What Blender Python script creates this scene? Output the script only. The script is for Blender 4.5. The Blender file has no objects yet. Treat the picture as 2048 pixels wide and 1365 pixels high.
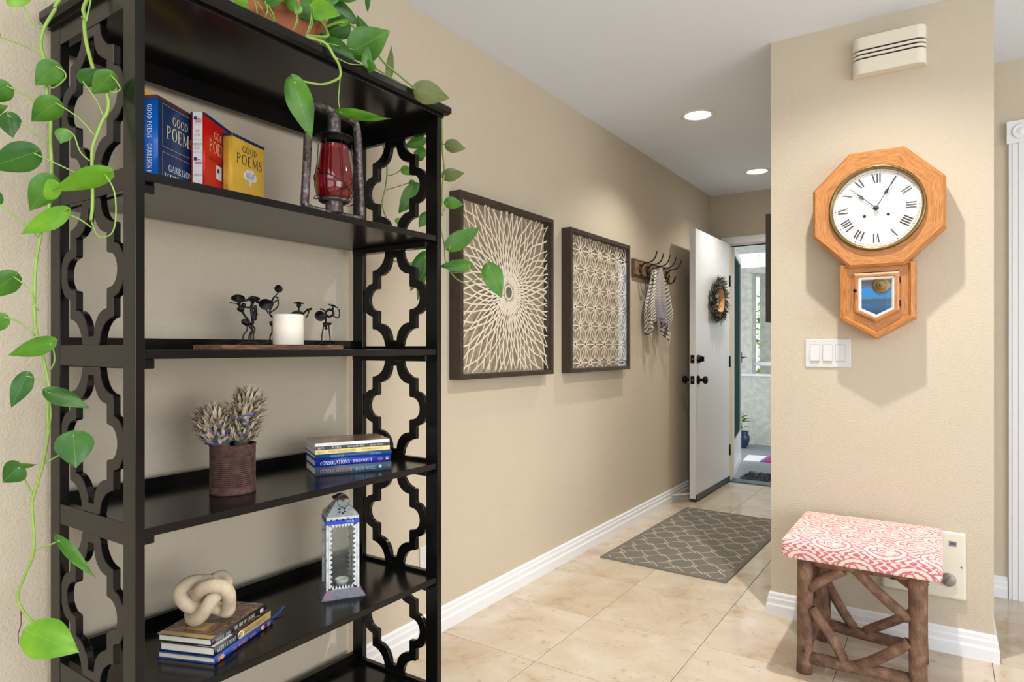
import bpy, bmesh, math, random
from mathutils import Vector, Matrix
random.seed(7)
scene = bpy.context.scene
COL = scene.collection
pi = math.pi
sin, cos = math.sin, math.cos

# ------------------------------------------------------------------ camera, world, lights, exposure
CAMZ = 1.136
YAW = math.atan2(870.0, 1298.0)
FPX = 1298.0
HORIZON = 696.0
cam_data = bpy.data.cameras.new('camera')
cam = bpy.data.objects.new('camera', cam_data)
COL.objects.link(cam)
cam_data.sensor_width = 36.0
cam_data.lens = FPX / 2048.0 * 36.0
cam_data.shift_y = (HORIZON - 682.5) / 2048.0
cam_data.clip_start = 0.05
cam.location = (0, 0, CAMZ)
cam.rotation_euler = (pi / 2, 0, YAW)
scene.camera = cam

vs = scene.view_settings
vs.view_transform = 'Standard'
vs.look = 'None'
vs.gamma = 1.0
vs.exposure = -0.12
vs.use_curve_mapping = False

world = bpy.data.worlds.new('sky')
scene.world = world
world.use_nodes = True
wn = world.node_tree.nodes
wn.clear()
wo = wn.new('ShaderNodeOutputWorld')
wb = wn.new('ShaderNodeBackground')
wb.inputs['Color'].default_value = (0.86, 0.94, 1.0, 1)
wb.inputs['Strength'].default_value = 2.7
world.node_tree.links.new(wb.outputs[0], wo.inputs[0])

def area_light(name, loc, rot, sx, sy, power, color):
    l = bpy.data.lights.new(name, 'AREA')
    l.shape = 'RECTANGLE'
    l.size, l.size_y = sx, sy
    l.energy = power
    l.color = color
    o = bpy.data.objects.new(name, l)
    COL.objects.link(o)
    o.location = loc
    o.rotation_euler = rot
    return o

# daylight entering the two big windows of the room behind the camera
area_light('daylight_rear_window', (0.95, -2.5, 1.3), (pi / 2, 0, 0), 3.0, 1.9, 22.0, (0.60, 0.78, 1.0))
area_light('daylight_side_window', (3.3, 0.2, 1.3), (0, pi / 2, 0), 1.9, 3.2, 88.0, (0.95, 0.97, 1.0))
# added warm overhead fill behind the camera, no fixture; brightens the left wall
area_light('warm_overhead_fill', (-0.3, -0.7, 2.40), (0, 0, 0), 1.4, 1.4, 28.0, (1.0, 0.93, 0.83))

# ------------------------------------------------------------------ geometry helpers
CS, CC = sin(YAW), cos(YAW)
def ray(px, py):
    u = (px - 1024.0) / FPX
    v = (HORIZON - py) / FPX
    return Vector((-CS + u * CC, CC + u * CS, v))
C0 = Vector((0, 0, CAMZ))
def atd(px, py, d): return C0 + ray(px, py) * d
def onX(px, py, X): r = ray(px, py); return C0 + r * (X / r.x)
def onY(px, py, Y): r = ray(px, py); return C0 + r * (Y / r.y)
def onZ(px, py, Z): r = ray(px, py); return C0 + r * ((Z - CAMZ) / r.z)
CAMR = Vector((CC, CS, 0))
CAMF = Vector((-CS, CC, 0))
UP = Vector((0, 0, 1))
V = Vector

ORG = {}
class MB:
    def __init__(s):
        s.v = []; s.f = []; s.st = []; s.sm = []
    def add(s, pts, faces, smooth=False, st=None):
        b = len(s.v)
        s.v.extend([V(p) for p in pts])
        for f in faces:
            s.f.append([b + i for i in f]); s.sm.append(smooth)
        if st is not None:
            while len(s.st) < b: s.st.append((0, 0))
            s.st.extend(st)
        return s
    def box(s, x0, x1, y0, y1, z0, z1):
        return s.add([(x0,y0,z0),(x1,y0,z0),(x1,y1,z0),(x0,y1,z0),(x0,y0,z1),(x1,y0,z1),(x1,y1,z1),(x0,y1,z1)],
                     [(0,3,2,1),(4,5,6,7),(0,1,5,4),(1,2,6,5),(2,3,7,6),(3,0,4,7)])
    def obox(s, o, a, b, c):
        """box from corner o with edge vectors a, b, c"""
        o, a, b, c = V(o), V(a), V(b), V(c)
        P = [o, o+a, o+a+b, o+b, o+c, o+a+c, o+a+b+c, o+b+c]
        F = [(0,3,2,1),(4,5,6,7),(0,1,5,4),(1,2,6,5),(2,3,7,6),(3,0,4,7)]
        if a.cross(b).dot(c) < 0: F = [tuple(reversed(f)) for f in F]
        return s.add(P, F)
    def prism(s, poly, h):
        """poly: list of 3D points (planar loop); h: extrusion vector"""
        n = len(poly); h = V(h)
        P = [V(p) for p in poly]
        nrm = V((0,0,0))
        for i in range(n): nrm += P[i].cross(P[(i+1) % n])
        P2 = P + [p + h for p in P]
        F = [list(range(n)), [n + i for i in reversed(range(n))]] + [[(i+1) % n, i, n + i, n + (i+1) % n] for i in range(n)]
        if nrm.dot(h) > 0: F = [list(reversed(f)) for f in F]
        return s.add(P2, F)
    def frustum(s, A, B, smooth=False, caps=(1, 1)):
        n = len(A)
        P = [V(p) for p in A] + [V(p) for p in B]
        F = [[i, (i+1) % n, n + (i+1) % n, n + i] for i in range(n)]
        s.add(P, F, smooth)
        b = len(s.v) - 2 * n
        if caps[0]: s.f.append([b + i for i in reversed(range(n))]); s.sm.append(False)
        if caps[1]: s.f.append([b + n + i for i in range(n)]); s.sm.append(False)
        return s
    def tube(s, pts, r, n=8, cap=True, closed=False, smooth=True, flat=1.0, upv=None):
        pts = [V(p) for p in pts]
        m = len(pts)
        rr = list(r) if isinstance(r, (list, tuple)) else [r] * m
        if len(rr) != m:   # resample radii along the path
            q = rr; rr = []
            for i in range(m):
                t = i / max(m - 1, 1) * (len(q) - 1); j = min(int(t), len(q) - 2)
                rr.append(q[j] + (q[j+1] - q[j]) * (t - j))
        T = []
        for i in range(m):
            if closed: t = pts[(i+1) % m] - pts[i-1]
            else: t = pts[min(i+1, m-1)] - pts[max(i-1, 0)]
            if t.length < 1e-9: t = V((0,0,1))
            T.append(t.normalized())
        x = upv if upv is not None else (V((0,0,1)) if abs(T[0].z) < .9 else V((1,0,0)))
        b = len(s.v); F = []
        P = []
        for i in range(m):
            x = x - T[i] * x.dot(T[i])
            if x.length < 1e-6: x = T[i].orthogonal()
            x.normalize()
            y = T[i].cross(x)
            for k in range(n):
                a = 2 * pi * k / n
                P.append(pts[i] + (x * cos(a) * flat + y * sin(a)) * rr[i])
        segs = m if closed else m - 1
        for i in range(segs):
            j = (i + 1) % m
            for k in range(n):
                F.append((i*n+k, i*n+(k+1) % n, j*n+(k+1) % n, j*n+k))
        s.add(P, F, smooth)
        if cap and not closed:
            s.f.append([b + k for k in reversed(range(n))]); s.sm.append(False)
            s.f.append([b + (m-1)*n + k for k in range(n)]); s.sm.append(False)
        return s
    def lathe(s, prof, c, n=32, axis=None, ux=None, smooth=True, close=True, st=False):
        """prof: [(r, h)], around axis at c"""
        ax = V(axis).normalized() if axis is not None else V((0,0,1))
        x = V(ux) if ux is not None else ax.orthogonal().normalized()
        y = ax.cross(x)
        c = V(c)
        m = len(prof)
        P = []; F = []
        for (r, h) in prof:
            for k in range(n):
                a = 2 * pi * k / n
                P.append(c + ax * h + (x * cos(a) + y * sin(a)) * max(r, 1e-5))
        for i in range(m - 1):
            for k in range(n):
                F.append((i*n+k, i*n+(k+1) % n, (i+1)*n+(k+1) % n, (i+1)*n+k))
        return s.add(P, F, smooth)
    def ball(s, c, r, n=12, m=8, sc=(1,1,1)):
        prof = []
        b = len(s.v)
        P = []; F = []
        c = V(c)
        for i in range(m + 1):
            t = pi * i / m
            for k in range(n):
                a = 2 * pi * k / n
                P.append(c + V((cos(a)*sin(t)*r*sc[0], sin(a)*sin(t)*r*sc[1], -cos(t)*r*sc[2])))
        for i in range(m):
            for k in range(n):
                F.append((i*n+k, i*n+(k+1) % n, (i+1)*n+(k+1) % n, (i+1)*n+k))
        return s.add(P, F, True)
    def build(s, name, mat, parent=None, org=None, bevel=None, kind=None, subsurf=0, solid=None):
        if parent is not None: o0 = ORG[parent.name]
        else: o0 = V(org) if org is not None else None
        if o0 is None:
            if s.v:
                lo = V((min(p.x for p in s.v), min(p.y for p in s.v), min(p.z for p in s.v)))
                hi = V((max(p.x for p in s.v), max(p.y for p in s.v), max(p.z for p in s.v)))
                o0 = V(((lo.x+hi.x)/2, (lo.y+hi.y)/2, lo.z))
            else: o0 = V((0,0,0))
        me = bpy.data.meshes.new(name)
        me.from_pydata([tuple(p - o0) for p in s.v], [], s.f)
        me.polygons.foreach_set('use_smooth', s.sm)
        if s.st:
            while len(s.st) < len(s.v): s.st.append((0, 0))
            at = me.attributes.new('st', 'FLOAT_VECTOR', 'POINT')
            flat = []
            for (a, b) in s.st: flat += [a, b, 0.0]
            at.data.foreach_set('vector', flat)
        me.validate(); me.update()
        if mat is not None: me.materials.append(mat if not isinstance(mat, str) else M[mat])
        o = bpy.data.objects.new(name, me)
        COL.objects.link(o)
        ORG[o.name] = o0
        if parent is not None: o.parent = parent
        else: o.location = o0
        if bevel:
            bm = bmesh.new(); bm.from_mesh(me)
            bmesh.ops.remove_doubles(bm, verts=bm.verts, dist=1e-6)
            w, seg = bevel if isinstance(bevel, tuple) else (bevel, 2)
            ed = [e for e in bm.edges if len(e.link_faces) == 2 and e.calc_face_angle(0) > 0.5]
            bmesh.ops.bevel(bm, geom=ed, offset=w, segments=seg, affect='EDGES', profile=0.5, clamp_overlap=True)
            bm.to_mesh(me); bm.free()
        if subsurf:
            md = o.modifiers.new('sub', 'SUBSURF'); md.levels = subsurf; md.render_levels = subsurf
        if solid:
            md = o.modifiers.new('solid', 'SOLIDIFY'); md.thickness = solid; md.offset = 0
        if kind: o['kind'] = kind
        return o

def empty(name, loc):
    o = bpy.data.objects.new(name, None)
    COL.objects.link(o)
    o.location = loc
    o.empty_display_size = 0.05
    ORG[o.name] = V(loc)
    return o
def tag(o, label, cat, group=None):
    o['label'] = label; o['category'] = cat
    if group: o['group'] = group
    return o
def thing(name, loc, label, cat, group=None):
    return tag(empty(name, loc), label, cat, group)
def struct(o, label=None):
    o['kind'] = 'structure'
    if label: o['label'] = label
    return o
def smooth_path(pts, k=6, closed=False):
    pts = [V(p) for p in pts]
    n = len(pts); out = []
    rng = range(n if closed else n - 1)
    for i in rng:
        if closed: p0, p1, p2, p3 = pts[i-1], pts[i], pts[(i+1) % n], pts[(i+2) % n]
        else: p0, p1, p2, p3 = pts[max(i-1,0)], pts[i], pts[i+1], pts[min(i+2,n-1)]
        for j in range(k):
            t = j / k
            out.append(0.5 * ((2*p1) + (p2-p0)*t + (2*p0-5*p1+4*p2-p3)*t*t + (3*p1-p0-3*p2+p3)*t**3))
    if not closed: out.append(pts[-1])
    return out

# ------------------------------------------------------------------ materials
M = {}
def s2l(c):
    r = []
    for x in c:
        x = x / 255.0
        r.append(x / 12.92 if x <= 0.04045 else ((x + 0.055) / 1.055) ** 2.4)
    return r
class NT:
    def __init__(s, name):
        s.m = bpy.data.materials.new(name); s.m.use_nodes = True
        s.t = s.m.node_tree; s.n = s.t.nodes; s.n.clear()
        s.out = s.n.new('ShaderNodeOutputMaterial')
        s.p = s.n.new('ShaderNodeBsdfPrincipled')
        s.lk(s.p.outputs[0], s.out.inputs[0])
        M[name] = s.m
    def lk(s, a, b): s.t.links.new(a, b)
    def new(s, t, **kw):
        n = s.n.new(t)
        for k, v in kw.items():
            if hasattr(n, k) and not k.startswith('i_'): setattr(n, k, v)
        return n
    def val(s, inp, v):
        if isinstance(v, bpy.types.NodeSocket): s.lk(v, inp)
        else: inp.default_value = v
    def math(s, op, a, b=0.0, c=None):
        n = s.n.new('ShaderNodeMath'); n.operation = op
        s.val(n.inputs[0], a); s.val(n.inputs[1], b)
        if c is not None: s.val(n.inputs[2], c)
        return n.outputs[0]
    def coord(s, kind='Object', scale=(1,1,1), rot=(0,0,0)):
        if kind == 'st':
            a = s.n.new('ShaderNodeAttribute'); a.attribute_name = 'st'; src = a.outputs['Vector']
        else:
            tc = s.n.new('ShaderNodeTexCoord'); src = tc.outputs[kind]
        mp = s.n.new('ShaderNodeMapping')
        mp.inputs['Scale'].default_value = scale; mp.inputs['Rotation'].default_value = rot
        s.lk(src, mp.inputs[0])
        return mp.outputs[0]
    def noise(s, vec, scale, detail=3.0, rough=0.5, dist=0.0):
        n = s.n.new('ShaderNodeTexNoise')
        n.inputs['Scale'].default_value = scale; n.inputs['Detail'].default_value = detail
        n.inputs['Roughness'].default_value = rough; n.inputs['Distortion'].default_value = dist
        s.lk(vec, n.inputs['Vector'])
        return n.outputs[0]
    def ramp(s, fac, stops, interp='LINEAR'):
        r = s.n.new('ShaderNodeValToRGB'); r.color_ramp.interpolation = interp
        e = r.color_ramp.elements
        while len(e) < len(stops): e.new(0.5)
        for i, (p, c) in enumerate(stops):
            e[i].position = p
            e[i].color = (c[0], c[1], c[2], 1) if len(c) == 3 else c
        s.lk(fac, r.inputs[0])
        return r.outputs[0]
    def mix(s, fac, a, b, mode='MIX'):
        n = s.n.new('ShaderNodeMix'); n.data_type = 'RGBA'; n.blend_type = mode
        s.val(n.inputs[0], fac)
        for i, v in ((6, a), (7, b)):
            if isinstance(v, bpy.types.NodeSocket): s.lk(v, n.inputs[i])
            else: n.inputs[i].default_value = (v[0], v[1], v[2], 1)
        return n.outputs[2]
    def color(s, c):
        if isinstance(c, bpy.types.NodeSocket): s.lk(c, s.p.inputs['Base Color'])
        else: s.p.inputs['Base Color'].default_value = (c[0], c[1], c[2], 1)
        return s
    def set(s, **kw):
        names = dict(rough='Roughness', metal='Metallic', spec='Specular IOR Level', trans='Transmission Weight', ior='IOR', coat='Coat Weight', sheen='Sheen Weight', sss='Subsurface Weight')
        for k, v in kw.items(): s.val(s.p.inputs[names[k]], v)
        return s
    def bump(s, h, strength=0.3, dist=0.002):
        b = s.n.new('ShaderNodeBump'); b.inputs['Strength'].default_value = strength; b.inputs['Distance'].default_value = dist
        s.lk(h, b.inputs['Height']); s.lk(b.outputs[0], s.p.inputs['Normal'])
        return s
def simple(name, rgb, rough=0.5, metal=0.0, spec=0.5, var=0.0, vscale=30.0, bump=0.0, bscale=200.0, coat=0.0):
    n = NT(name); c = s2l(rgb)
    if var:
        f = n.noise(n.coord(), vscale, 4.0, 0.6)
        lo = [x * (1 - var) for x in c]; hi = [min(1, x * (1 + var)) for x in c]
        n.color(n.ramp(f, [(0.3, lo), (0.7, hi)]))
    else: n.color(c)
    n.set(rough=rough, metal=metal, spec=spec, coat=coat)
    if bump: n.bump(n.noise(n.coord(), bscale, 3.0), bump, 0.001)
    return n

# walls: orange-peel plaster
def plaster(name, rgb):
    n = NT(name); co = n.coord()
    f = n.noise(co, 1.3, 2.0)
    c = s2l(rgb)
    n.color(n.ramp(f, [(0.2, [x * .96 for x in c]), (0.8, [x * 1.03 for x in c])]))
    n.set(rough=0.62, spec=0.3)
    n.bump(n.noise(co, 165.0, 3.0, 0.55, 0.4), 0.45, 0.005)
plaster('wall_paint', (202, 189, 168))
simple('ceiling_paint', (232, 239, 249), 0.85, spec=0.15, bump=0.1, bscale=60)
simple('trim_white', (232, 232, 234), 0.35)
simple('door_white', (222, 222, 222), 0.38, bump=0.12, bscale=30)
simple('jamb_tan', (214, 196, 168), 0.5)

n = NT('travertine')
co = n.new('ShaderNodeTexCoord'); oi = n.new('ShaderNodeObjectInfo')
off = n.new('ShaderNodeVectorMath', operation='MULTIPLY_ADD')
cmb = n.new('ShaderNodeCombineXYZ')
for i in range(3): n.lk(oi.outputs['Random'], cmb.inputs[i])
n.lk(cmb.outputs[0], off.inputs[0]); off.inputs[1].default_value = (37, 53, 11); n.lk(co.outputs['Object'], off.inputs[2])
a = n.noise(off.outputs[0], 4.2, 6.0, 0.62, 0.6)
b = n.noise(off.outputs[0], 26.0, 5.0, 0.65, 0.8)
c = n.noise(off.outputs[0], 1.5, 2.0)
base = n.ramp(a, [(0.22, s2l((170, 142, 112))), (0.40, s2l((198, 180, 157))), (0.58, s2l((207, 194, 175))), (0.78, s2l((216, 207, 193)))])
spk = n.ramp(b, [(0.30, (0.62, 0.55, 0.45)), (0.42, (1, 1, 1)), (0.75, (1.0, 1.0, 1.0))])
base = n.mix(0.6, base, spk, 'MULTIPLY')
tone = n.ramp(oi.outputs['Random'], [(0.0, (0.93, 0.90, 0.86)), (1.0, (1.0, 1.0, 1.0))])
base = n.mix(1.0, base, tone, 'MULTIPLY')
n.color(base)
n.set(rough=n.math('ADD', 0.06, n.math('MULTIPLY', b, 0.13)), spec=0.5)
n.bump(n.math('MINIMUM', b, 0.42), 0.25, 0.002)
simple('grout', (108, 94, 78), 0.9)

n = NT('espresso')   # black brown satin paint of the bookshelf
f = n.noise(n.coord('Object', (3, 1, 40)), 6.0, 3.0)
n.color(n.ramp(f, [(0.3, s2l((11, 11, 11))), (0.7, s2l((16, 15, 15)))]))
n.set(rough=0.20, spec=0.32)
n = NT('frame_brown')
f = n.noise(n.coord('Object', (30, 4, 4)), 9.0, 4.0)
n.color(n.ramp(f, [(0.3, s2l((44, 34, 27))), (0.7, s2l((66, 53, 43)))])).set(rough=0.45)

def leafmat(name, c0, c1, sss=0.0):
    n = NT(name)
    st = n.coord('st')
    f = n.noise(n.coord('Object'), 14.0, 4.0, 0.6)
    col = n.ramp(f, [(0.3, s2l(c0)), (0.7, s2l(c1))])
    sep = n.new('ShaderNodeSeparateXYZ'); n.lk(st, sep.inputs[0])
    rib = n.math('LESS_THAN', n.math('ABSOLUTE', sep.outputs[0]), 0.022)
    col = n.mix(n.math('MULTIPLY', rib, 0.22), col, s2l((170, 205, 110)))
    n.color(col); n.set(rough=0.32, spec=0.5)
    tr = n.new('ShaderNodeBsdfTranslucent'); n.lk(col, tr.inputs[0])
    mx = n.new('ShaderNodeMixShader'); mx.inputs[0].default_value = 0.28
    n.lk(n.p.outputs[0], mx.inputs[1]); n.lk(tr.outputs[0], mx.inputs[2]); n.lk(mx.outputs[0], n.out.inputs[0])
leafmat('leaf_mid', (54, 108, 26), (92, 148, 40))
leafmat('leaf_lime', (92, 156, 30), (136, 192, 52))
leafmat('leaf_dark', (36, 84, 24), (62, 118, 34))
leafmat('leaf_olive', (96, 110, 58), (124, 134, 76))
simple('vine_green', (138, 172, 78), 0.45, var=0.15)

simple('terracotta', (186, 112, 76), 0.85, var=0.18, vscale=12, bump=0.2)
simple('soil', (48, 36, 28), 0.95)
simple('paper_white', (226, 224, 216), 0.8)
simple('paper_cream', (222, 208, 178), 0.8)
simple('black_iron', (22, 22, 24), 0.45, metal=0.5)
simple('white_plastic', (212, 212, 211), 0.35)
simple('cream_plastic', (226, 218, 200), 0.4)
simple('dark_slot', (24, 22, 18), 0.8)
simple('brass', (132, 110, 70), 0.32, metal=0.9)
simple('steel', (150, 152, 156), 0.35, metal=0.9)

def clear_glass(name, tint=(1,1,1), gloss=0.10):
    m = bpy.data.materials.new(name); m.use_nodes = True; M[name] = m
    t = m.node_tree; t.nodes.clear()
    o = t.nodes.new('ShaderNodeOutputMaterial'); tr = t.nodes.new('ShaderNodeBsdfTransparent'); gl = t.nodes.new('ShaderNodeBsdfGlossy')
    mx = t.nodes.new('ShaderNodeMixShader'); fr = t.nodes.new('ShaderNodeFresnel')
    fr.inputs[0].default_value = 1.45
    tr.inputs[0].default_value = (*tint, 1); gl.inputs['Roughness'].default_value = 0.0
    ge = t.nodes.new('ShaderNodeNewGeometry'); k = t.nodes.new('ShaderNodeMath'); k.operation = 'MULTIPLY'; iv = t.nodes.new('ShaderNodeMath'); iv.operation = 'SUBTRACT'; iv.inputs[0].default_value = 1.0
    t.links.new(ge.outputs['Backfacing'], iv.inputs[1]); t.links.new(fr.outputs[0], k.inputs[0]); t.links.new(iv.outputs[0], k.inputs[1])
    t.links.new(k.outputs[0], mx.inputs[0]); t.links.new(tr.outputs[0], mx.inputs[1]); t.links.new(gl.outputs[0], mx.inputs[2]); t.links.new(mx.outputs[0], o.inputs[0])
clear_glass('clear_glass')
clear_glass('old_glass', (0.86, 0.88, 0.87))

# ------------------------------------------------------------------ serif stroke lettering (flat print on covers, dials, bands)
TK, TN = 0.15, 0.055
def _g():
    L = lambda x0, y0, x1, y1, w=TK: ('l', x0, y0, x1, y1, w)
    A = lambda cx, cy, rx, ry, a0, a1: ('a', cx, cy, rx, ry, a0, a1)
    S = lambda x, y, w=.2: ('l', x - w/2, y, x + w/2, y, .04)
    G = {}
    G['A'] = (.74, [L(.06,0,.37,1,TN), L(.37,1,.68,0), L(.18,.34,.56,.34,TN), S(.06,.02), S(.68,.02,.24)])
    G['B'] = (.66, [L(.14,0,.14,1), A(.16,.74,.36,.26,-90,90), A(.16,.25,.42,.25,-90,90), S(.12,.98), S(.12,.02)])
    G['C'] = (.74, [A(.42,.5,.36,.5,48,312), L(.68,.68,.68,.88,TN)])
    G['D'] = (.80, [L(.14,0,.14,1), A(.16,.5,.54,.5,-90,90), S(.1,.98), S(.1,.02)])
    G['E'] = (.64, [L(.14,0,.14,1), L(.14,.97,.56,.97,TN), L(.14,.5,.46,.5,TN), L(.14,.03,.58,.03,TN), L(.56,.8,.56,1,TN), L(.58,0,.58,.22,TN), S(.1,.98), S(.1,.02)])
    G['F'] = (.60, [L(.14,0,.14,1), L(.14,.97,.56,.97,TN), L(.14,.5,.44,.5,TN), L(.56,.8,.56,1,TN), S(.12,.98), S(.12,.02,.26)])
    G['G'] = (.80, [A(.42,.5,.36,.5,48,312), L(.68,.05,.68,.42), L(.68,.68,.68,.88,TN), S(.66,.42,.26)])
    G['H'] = (.82, [L(.14,0,.14,1), L(.68,0,.68,1), L(.14,.5,.68,.5,TN)] + [S(x,y,.28) for x in (.14,.68) for y in (.02,.98)])
    G['I'] = (.34, [L(.17,0,.17,1), S(.17,.98,.3), S(.17,.02,.3)])
    G['J'] = (.44, [L(.28,.2,.28,1), A(.14,.2,.14,.2,180,360), S(.28,.98,.3)])
    G['K'] = (.76, [L(.14,0,.14,1), L(.18,.42,.62,1,TN), L(.3,.58,.68,0), S(.14,.98,.28), S(.14,.02,.28), S(.62,.98), S(.68,.02)])
    G['L'] = (.60, [L(.14,0,.14,1), L(.14,.03,.56,.03,TN), L(.56,0,.56,.24,TN), S(.14,.98,.28), S(.1,.02)])
    G['M'] = (.96, [L(.12,0,.12,1,TN), L(.12,1,.48,.1), L(.48,.1,.82,1,TN), L(.82,0,.82,1), S(.12,.02,.24), S(.82,.02,.28), S(.1,.98), S(.86,.98)])
    G['N'] = (.82, [L(.12,0,.12,1,TN), L(.12,1,.68,0), L(.68,0,.68,1,TN), S(.12,.02,.26), S(.1,.98), S(.68,.98,.26)])
    G['O'] = (.82, [A(.41,.5,.36,.5,0,360)])
    G['P'] = (.64, [L(.14,0,.14,1), A(.16,.73,.42,.27,-90,90), S(.12,.98), S(.14,.02,.28)])
    G['Q'] = (.82, [A(.41,.5,.36,.5,0,360), L(.45,.1,.7,-.14)])
    G['R'] = (.74, [L(.14,0,.14,1), A(.16,.74,.38,.26,-90,90), L(.32,.5,.64,0), S(.12,.98), S(.14,.02,.28), S(.66,.02)])
    G['S'] = (.58, [A(.28,.76,.19,.23,40,180), ('l',.1,.68,.45,.34,TK), A(.28,.24,.2,.24,-140,20), L(.44,.76,.44,.95,TN), L(.08,.05,.08,.26,TN)])
    G['T'] = (.68, [L(.34,0,.34,1), L(.04,.97,.64,.97,TN), L(.05,.78,.05,1,TN), L(.63,.78,.63,1,TN), S(.34,.02,.3)])
    G['U'] = (.80, [L(.14,.3,.14,1), L(.66,.3,.66,1,TN), A(.4,.3,.26,.3,180,360), S(.14,.98,.28), S(.66,.98,.24)])
    G['V'] = (.74, [L(.06,1,.37,0), L(.37,0,.68,1,TN), S(.08,.98,.26), S(.66,.98,.22)])
    G['W'] = (1.04, [L(.06,1,.31,0), L(.31,0,.52,.9,TN), L(.52,1,.75,0), L(.75,0,.98,1,TN), S(.08,.98,.24), S(.52,.98), S(.96,.98)])
    G['X'] = (.74, [L(.08,1,.66,0), L(.08,0,.64,1,TN)] + [S(x,y) for x in (.1,.64) for y in (.02,.98)])
    G['Y'] = (.72, [L(.06,1,.36,.45), L(.36,.45,.66,1,TN), L(.36,0,.36,.46), S(.08,.98,.26), S(.64,.98,.22), S(.36,.02,.28)])
    G['/'] = (.40, [L(.05,0,.35,1,TN)])
    G['.'] = (.2, [L(.04,.05,.16,.05,.1)])
    return G
GLYPH = _g()
def stroke(pts, ws):
    """offset polyline -> quads (2D)"""
    out = []
    n = len(pts)
    L = []; R = []
    for i in range(n):
        a = pts[max(i-1, 0)]; b = pts[min(i+1, n-1)]
        dx, dy = b[0]-a[0], b[1]-a[1]; l = math.hypot(dx, dy) or 1
        nx, ny = -dy/l, dx/l
        w = ws[i] / 2
        L.append((pts[i][0]+nx*w, pts[i][1]+ny*w)); R.append((pts[i][0]-nx*w, pts[i][1]-ny*w))
    for i in range(n-1): out.append([L[i], R[i], R[i+1], L[i+1]])
    return out
def text_width(s, sp=.08):
    return sum((.35 if ch == ' ' else GLYPH[ch.upper()][0] * (.78 if ch.islower() else 1) + sp) for ch in s)
def lettering(mb, s, o, ux, uy, h, sp=.08, align='l', width=None, bold=1.0):
    """upper case full height, lower case as small capitals; o = baseline start (or centre)"""
    o, ux, uy = V(o), V(ux).normalized(), V(uy).normalized()
    w = text_width(s, sp) * h
    sx = 1.0
    if width: sx = width / w; w = width
    x = {'l': 0.0, 'c': -w / 2, 'r': -w}[align]
    nrm = ux.cross(uy)
    for ch in s:
        if ch == ' ': x += .35 * h * sx; continue
        gw, st = GLYPH[ch.upper()]
        k = h * (.78 if ch.islower() else 1)
        for t in st:
            if t[0] == 'l':
                qs = stroke([(t[1], t[2]), (t[3], t[4])], [t[5]*bold]*2)
            else:
                _, cx, cy, rx, ry, a0, a1 = t
                m = max(4, int(abs(a1-a0)/24)); P = []; W = []
                for i in range(m+1):
                    a = math.radians(a0 + (a1-a0)*i/m)
                    w_ = (TN + (TK-TN)*abs(cos(a)))*bold
                    P.append((cx+(rx-w_/2)*cos(a), cy+(ry-TN/2)*sin(a))); W.append(w_)
                qs = stroke(P, W)
            for q in qs:
                mb.add([o + ux*(x + p[0]*k*sx) + uy*(p[1]*k) for p in q], [(0,1,2,3)])
        x += (gw * (k/h) + sp) * h * sx
    return mb
# ================================================================== SETTING
WX, BY, PX0, PX1, PY, FY, HZ = -1.69, 5.60, -0.625, 0.141, 2.92, 3.70, 2.44

struct(MB().box(WX-.1, WX, -2.7, BY+.12, 0, HZ).build('wall_left', 'wall_paint'), 'beige textured wall behind the bookshelf and pictures')
DX0, DX1, DZ = -1.545, -0.66, 2.06
w = MB().box(WX, DX0, BY, BY+.12, 0, HZ)
w.box(DX0, DX1, BY, BY+.12, DZ, HZ).box(DX1, PX0, BY, BY+.12, 0, HZ)
struct(w.build('wall_back', 'wall_paint'), 'beige wall around the open entry doorway')
struct(MB().box(PX0, PX1, PY, BY+.12, 0, HZ).build('wall_right', 'wall_paint'), 'beige wall end that carries the clock')
struct(MB().box(PX1, 3.5, FY, FY+.1, 0, HZ).build('wall_far', 'wall_paint'), 'beige wall beyond the clock wall')
w = MB().box(WX, -.55, -2.7, -2.6, 0, HZ).box(2.45, 3.5, -2.7, -2.6, 0, HZ).box(-.55, 2.45, -2.7, -2.6, 0, .35).box(-.55, 2.45, -2.7, -2.6, 2.25, HZ)
struct(w.build('wall_rear', 'wall_paint'))
w = MB().box(3.4, 3.5, -2.7, -1.4, 0, HZ).box(3.4, 3.5, 1.8, FY, 0, HZ).box(3.4, 3.5, -1.4, 1.8, 0, .35).box(3.4, 3.5, -1.4, 1.8, 2.25, HZ)
struct(w.build('wall_side', 'wall_paint'))
struct(MB().box(WX-.1, 3.5, -2.7, BY+.12, HZ, HZ+.1).build('ceiling', 'ceiling_paint'), 'white painted ceiling')

def window(name, horizontal):
    r = struct(empty(name, (.95, -2.65, .35) if horizontal else (3.45, .2, .35)))
    def bx(m, a0, a1, z0, z1, t):
        return m.box(a0, a1, -2.65-t, -2.65+t, z0, z1) if horizontal else m.box(3.45-t, 3.45+t, a0, a1, z0, z1)
    a0, a1 = (-.55, 2.45) if horizontal else (-1.4, 1.8)
    m = MB(); bx(m, a0, a1, .35, .41, .03); bx(m, a0, a1, 2.19, 2.25, .03); bx(m, a0, a0+.06, .41, 2.19, .03); bx(m, a1-.06, a1, .41, 2.19, .03); c = (a0+a1)/2; bx(m, c-.03, c+.03, .41, 2.19, .03)
    m.build('window_frame', 'trim_white', r)
    bx(MB(), a0+.06, c-.03, .41, 2.19, .003).build('pane', 'clear_glass', r)
    bx(MB(), c+.03, a1-.06, .41, 2.19, .003).build('pane', 'clear_glass', r)
window('window_1', True); window('window_2', False)

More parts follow.
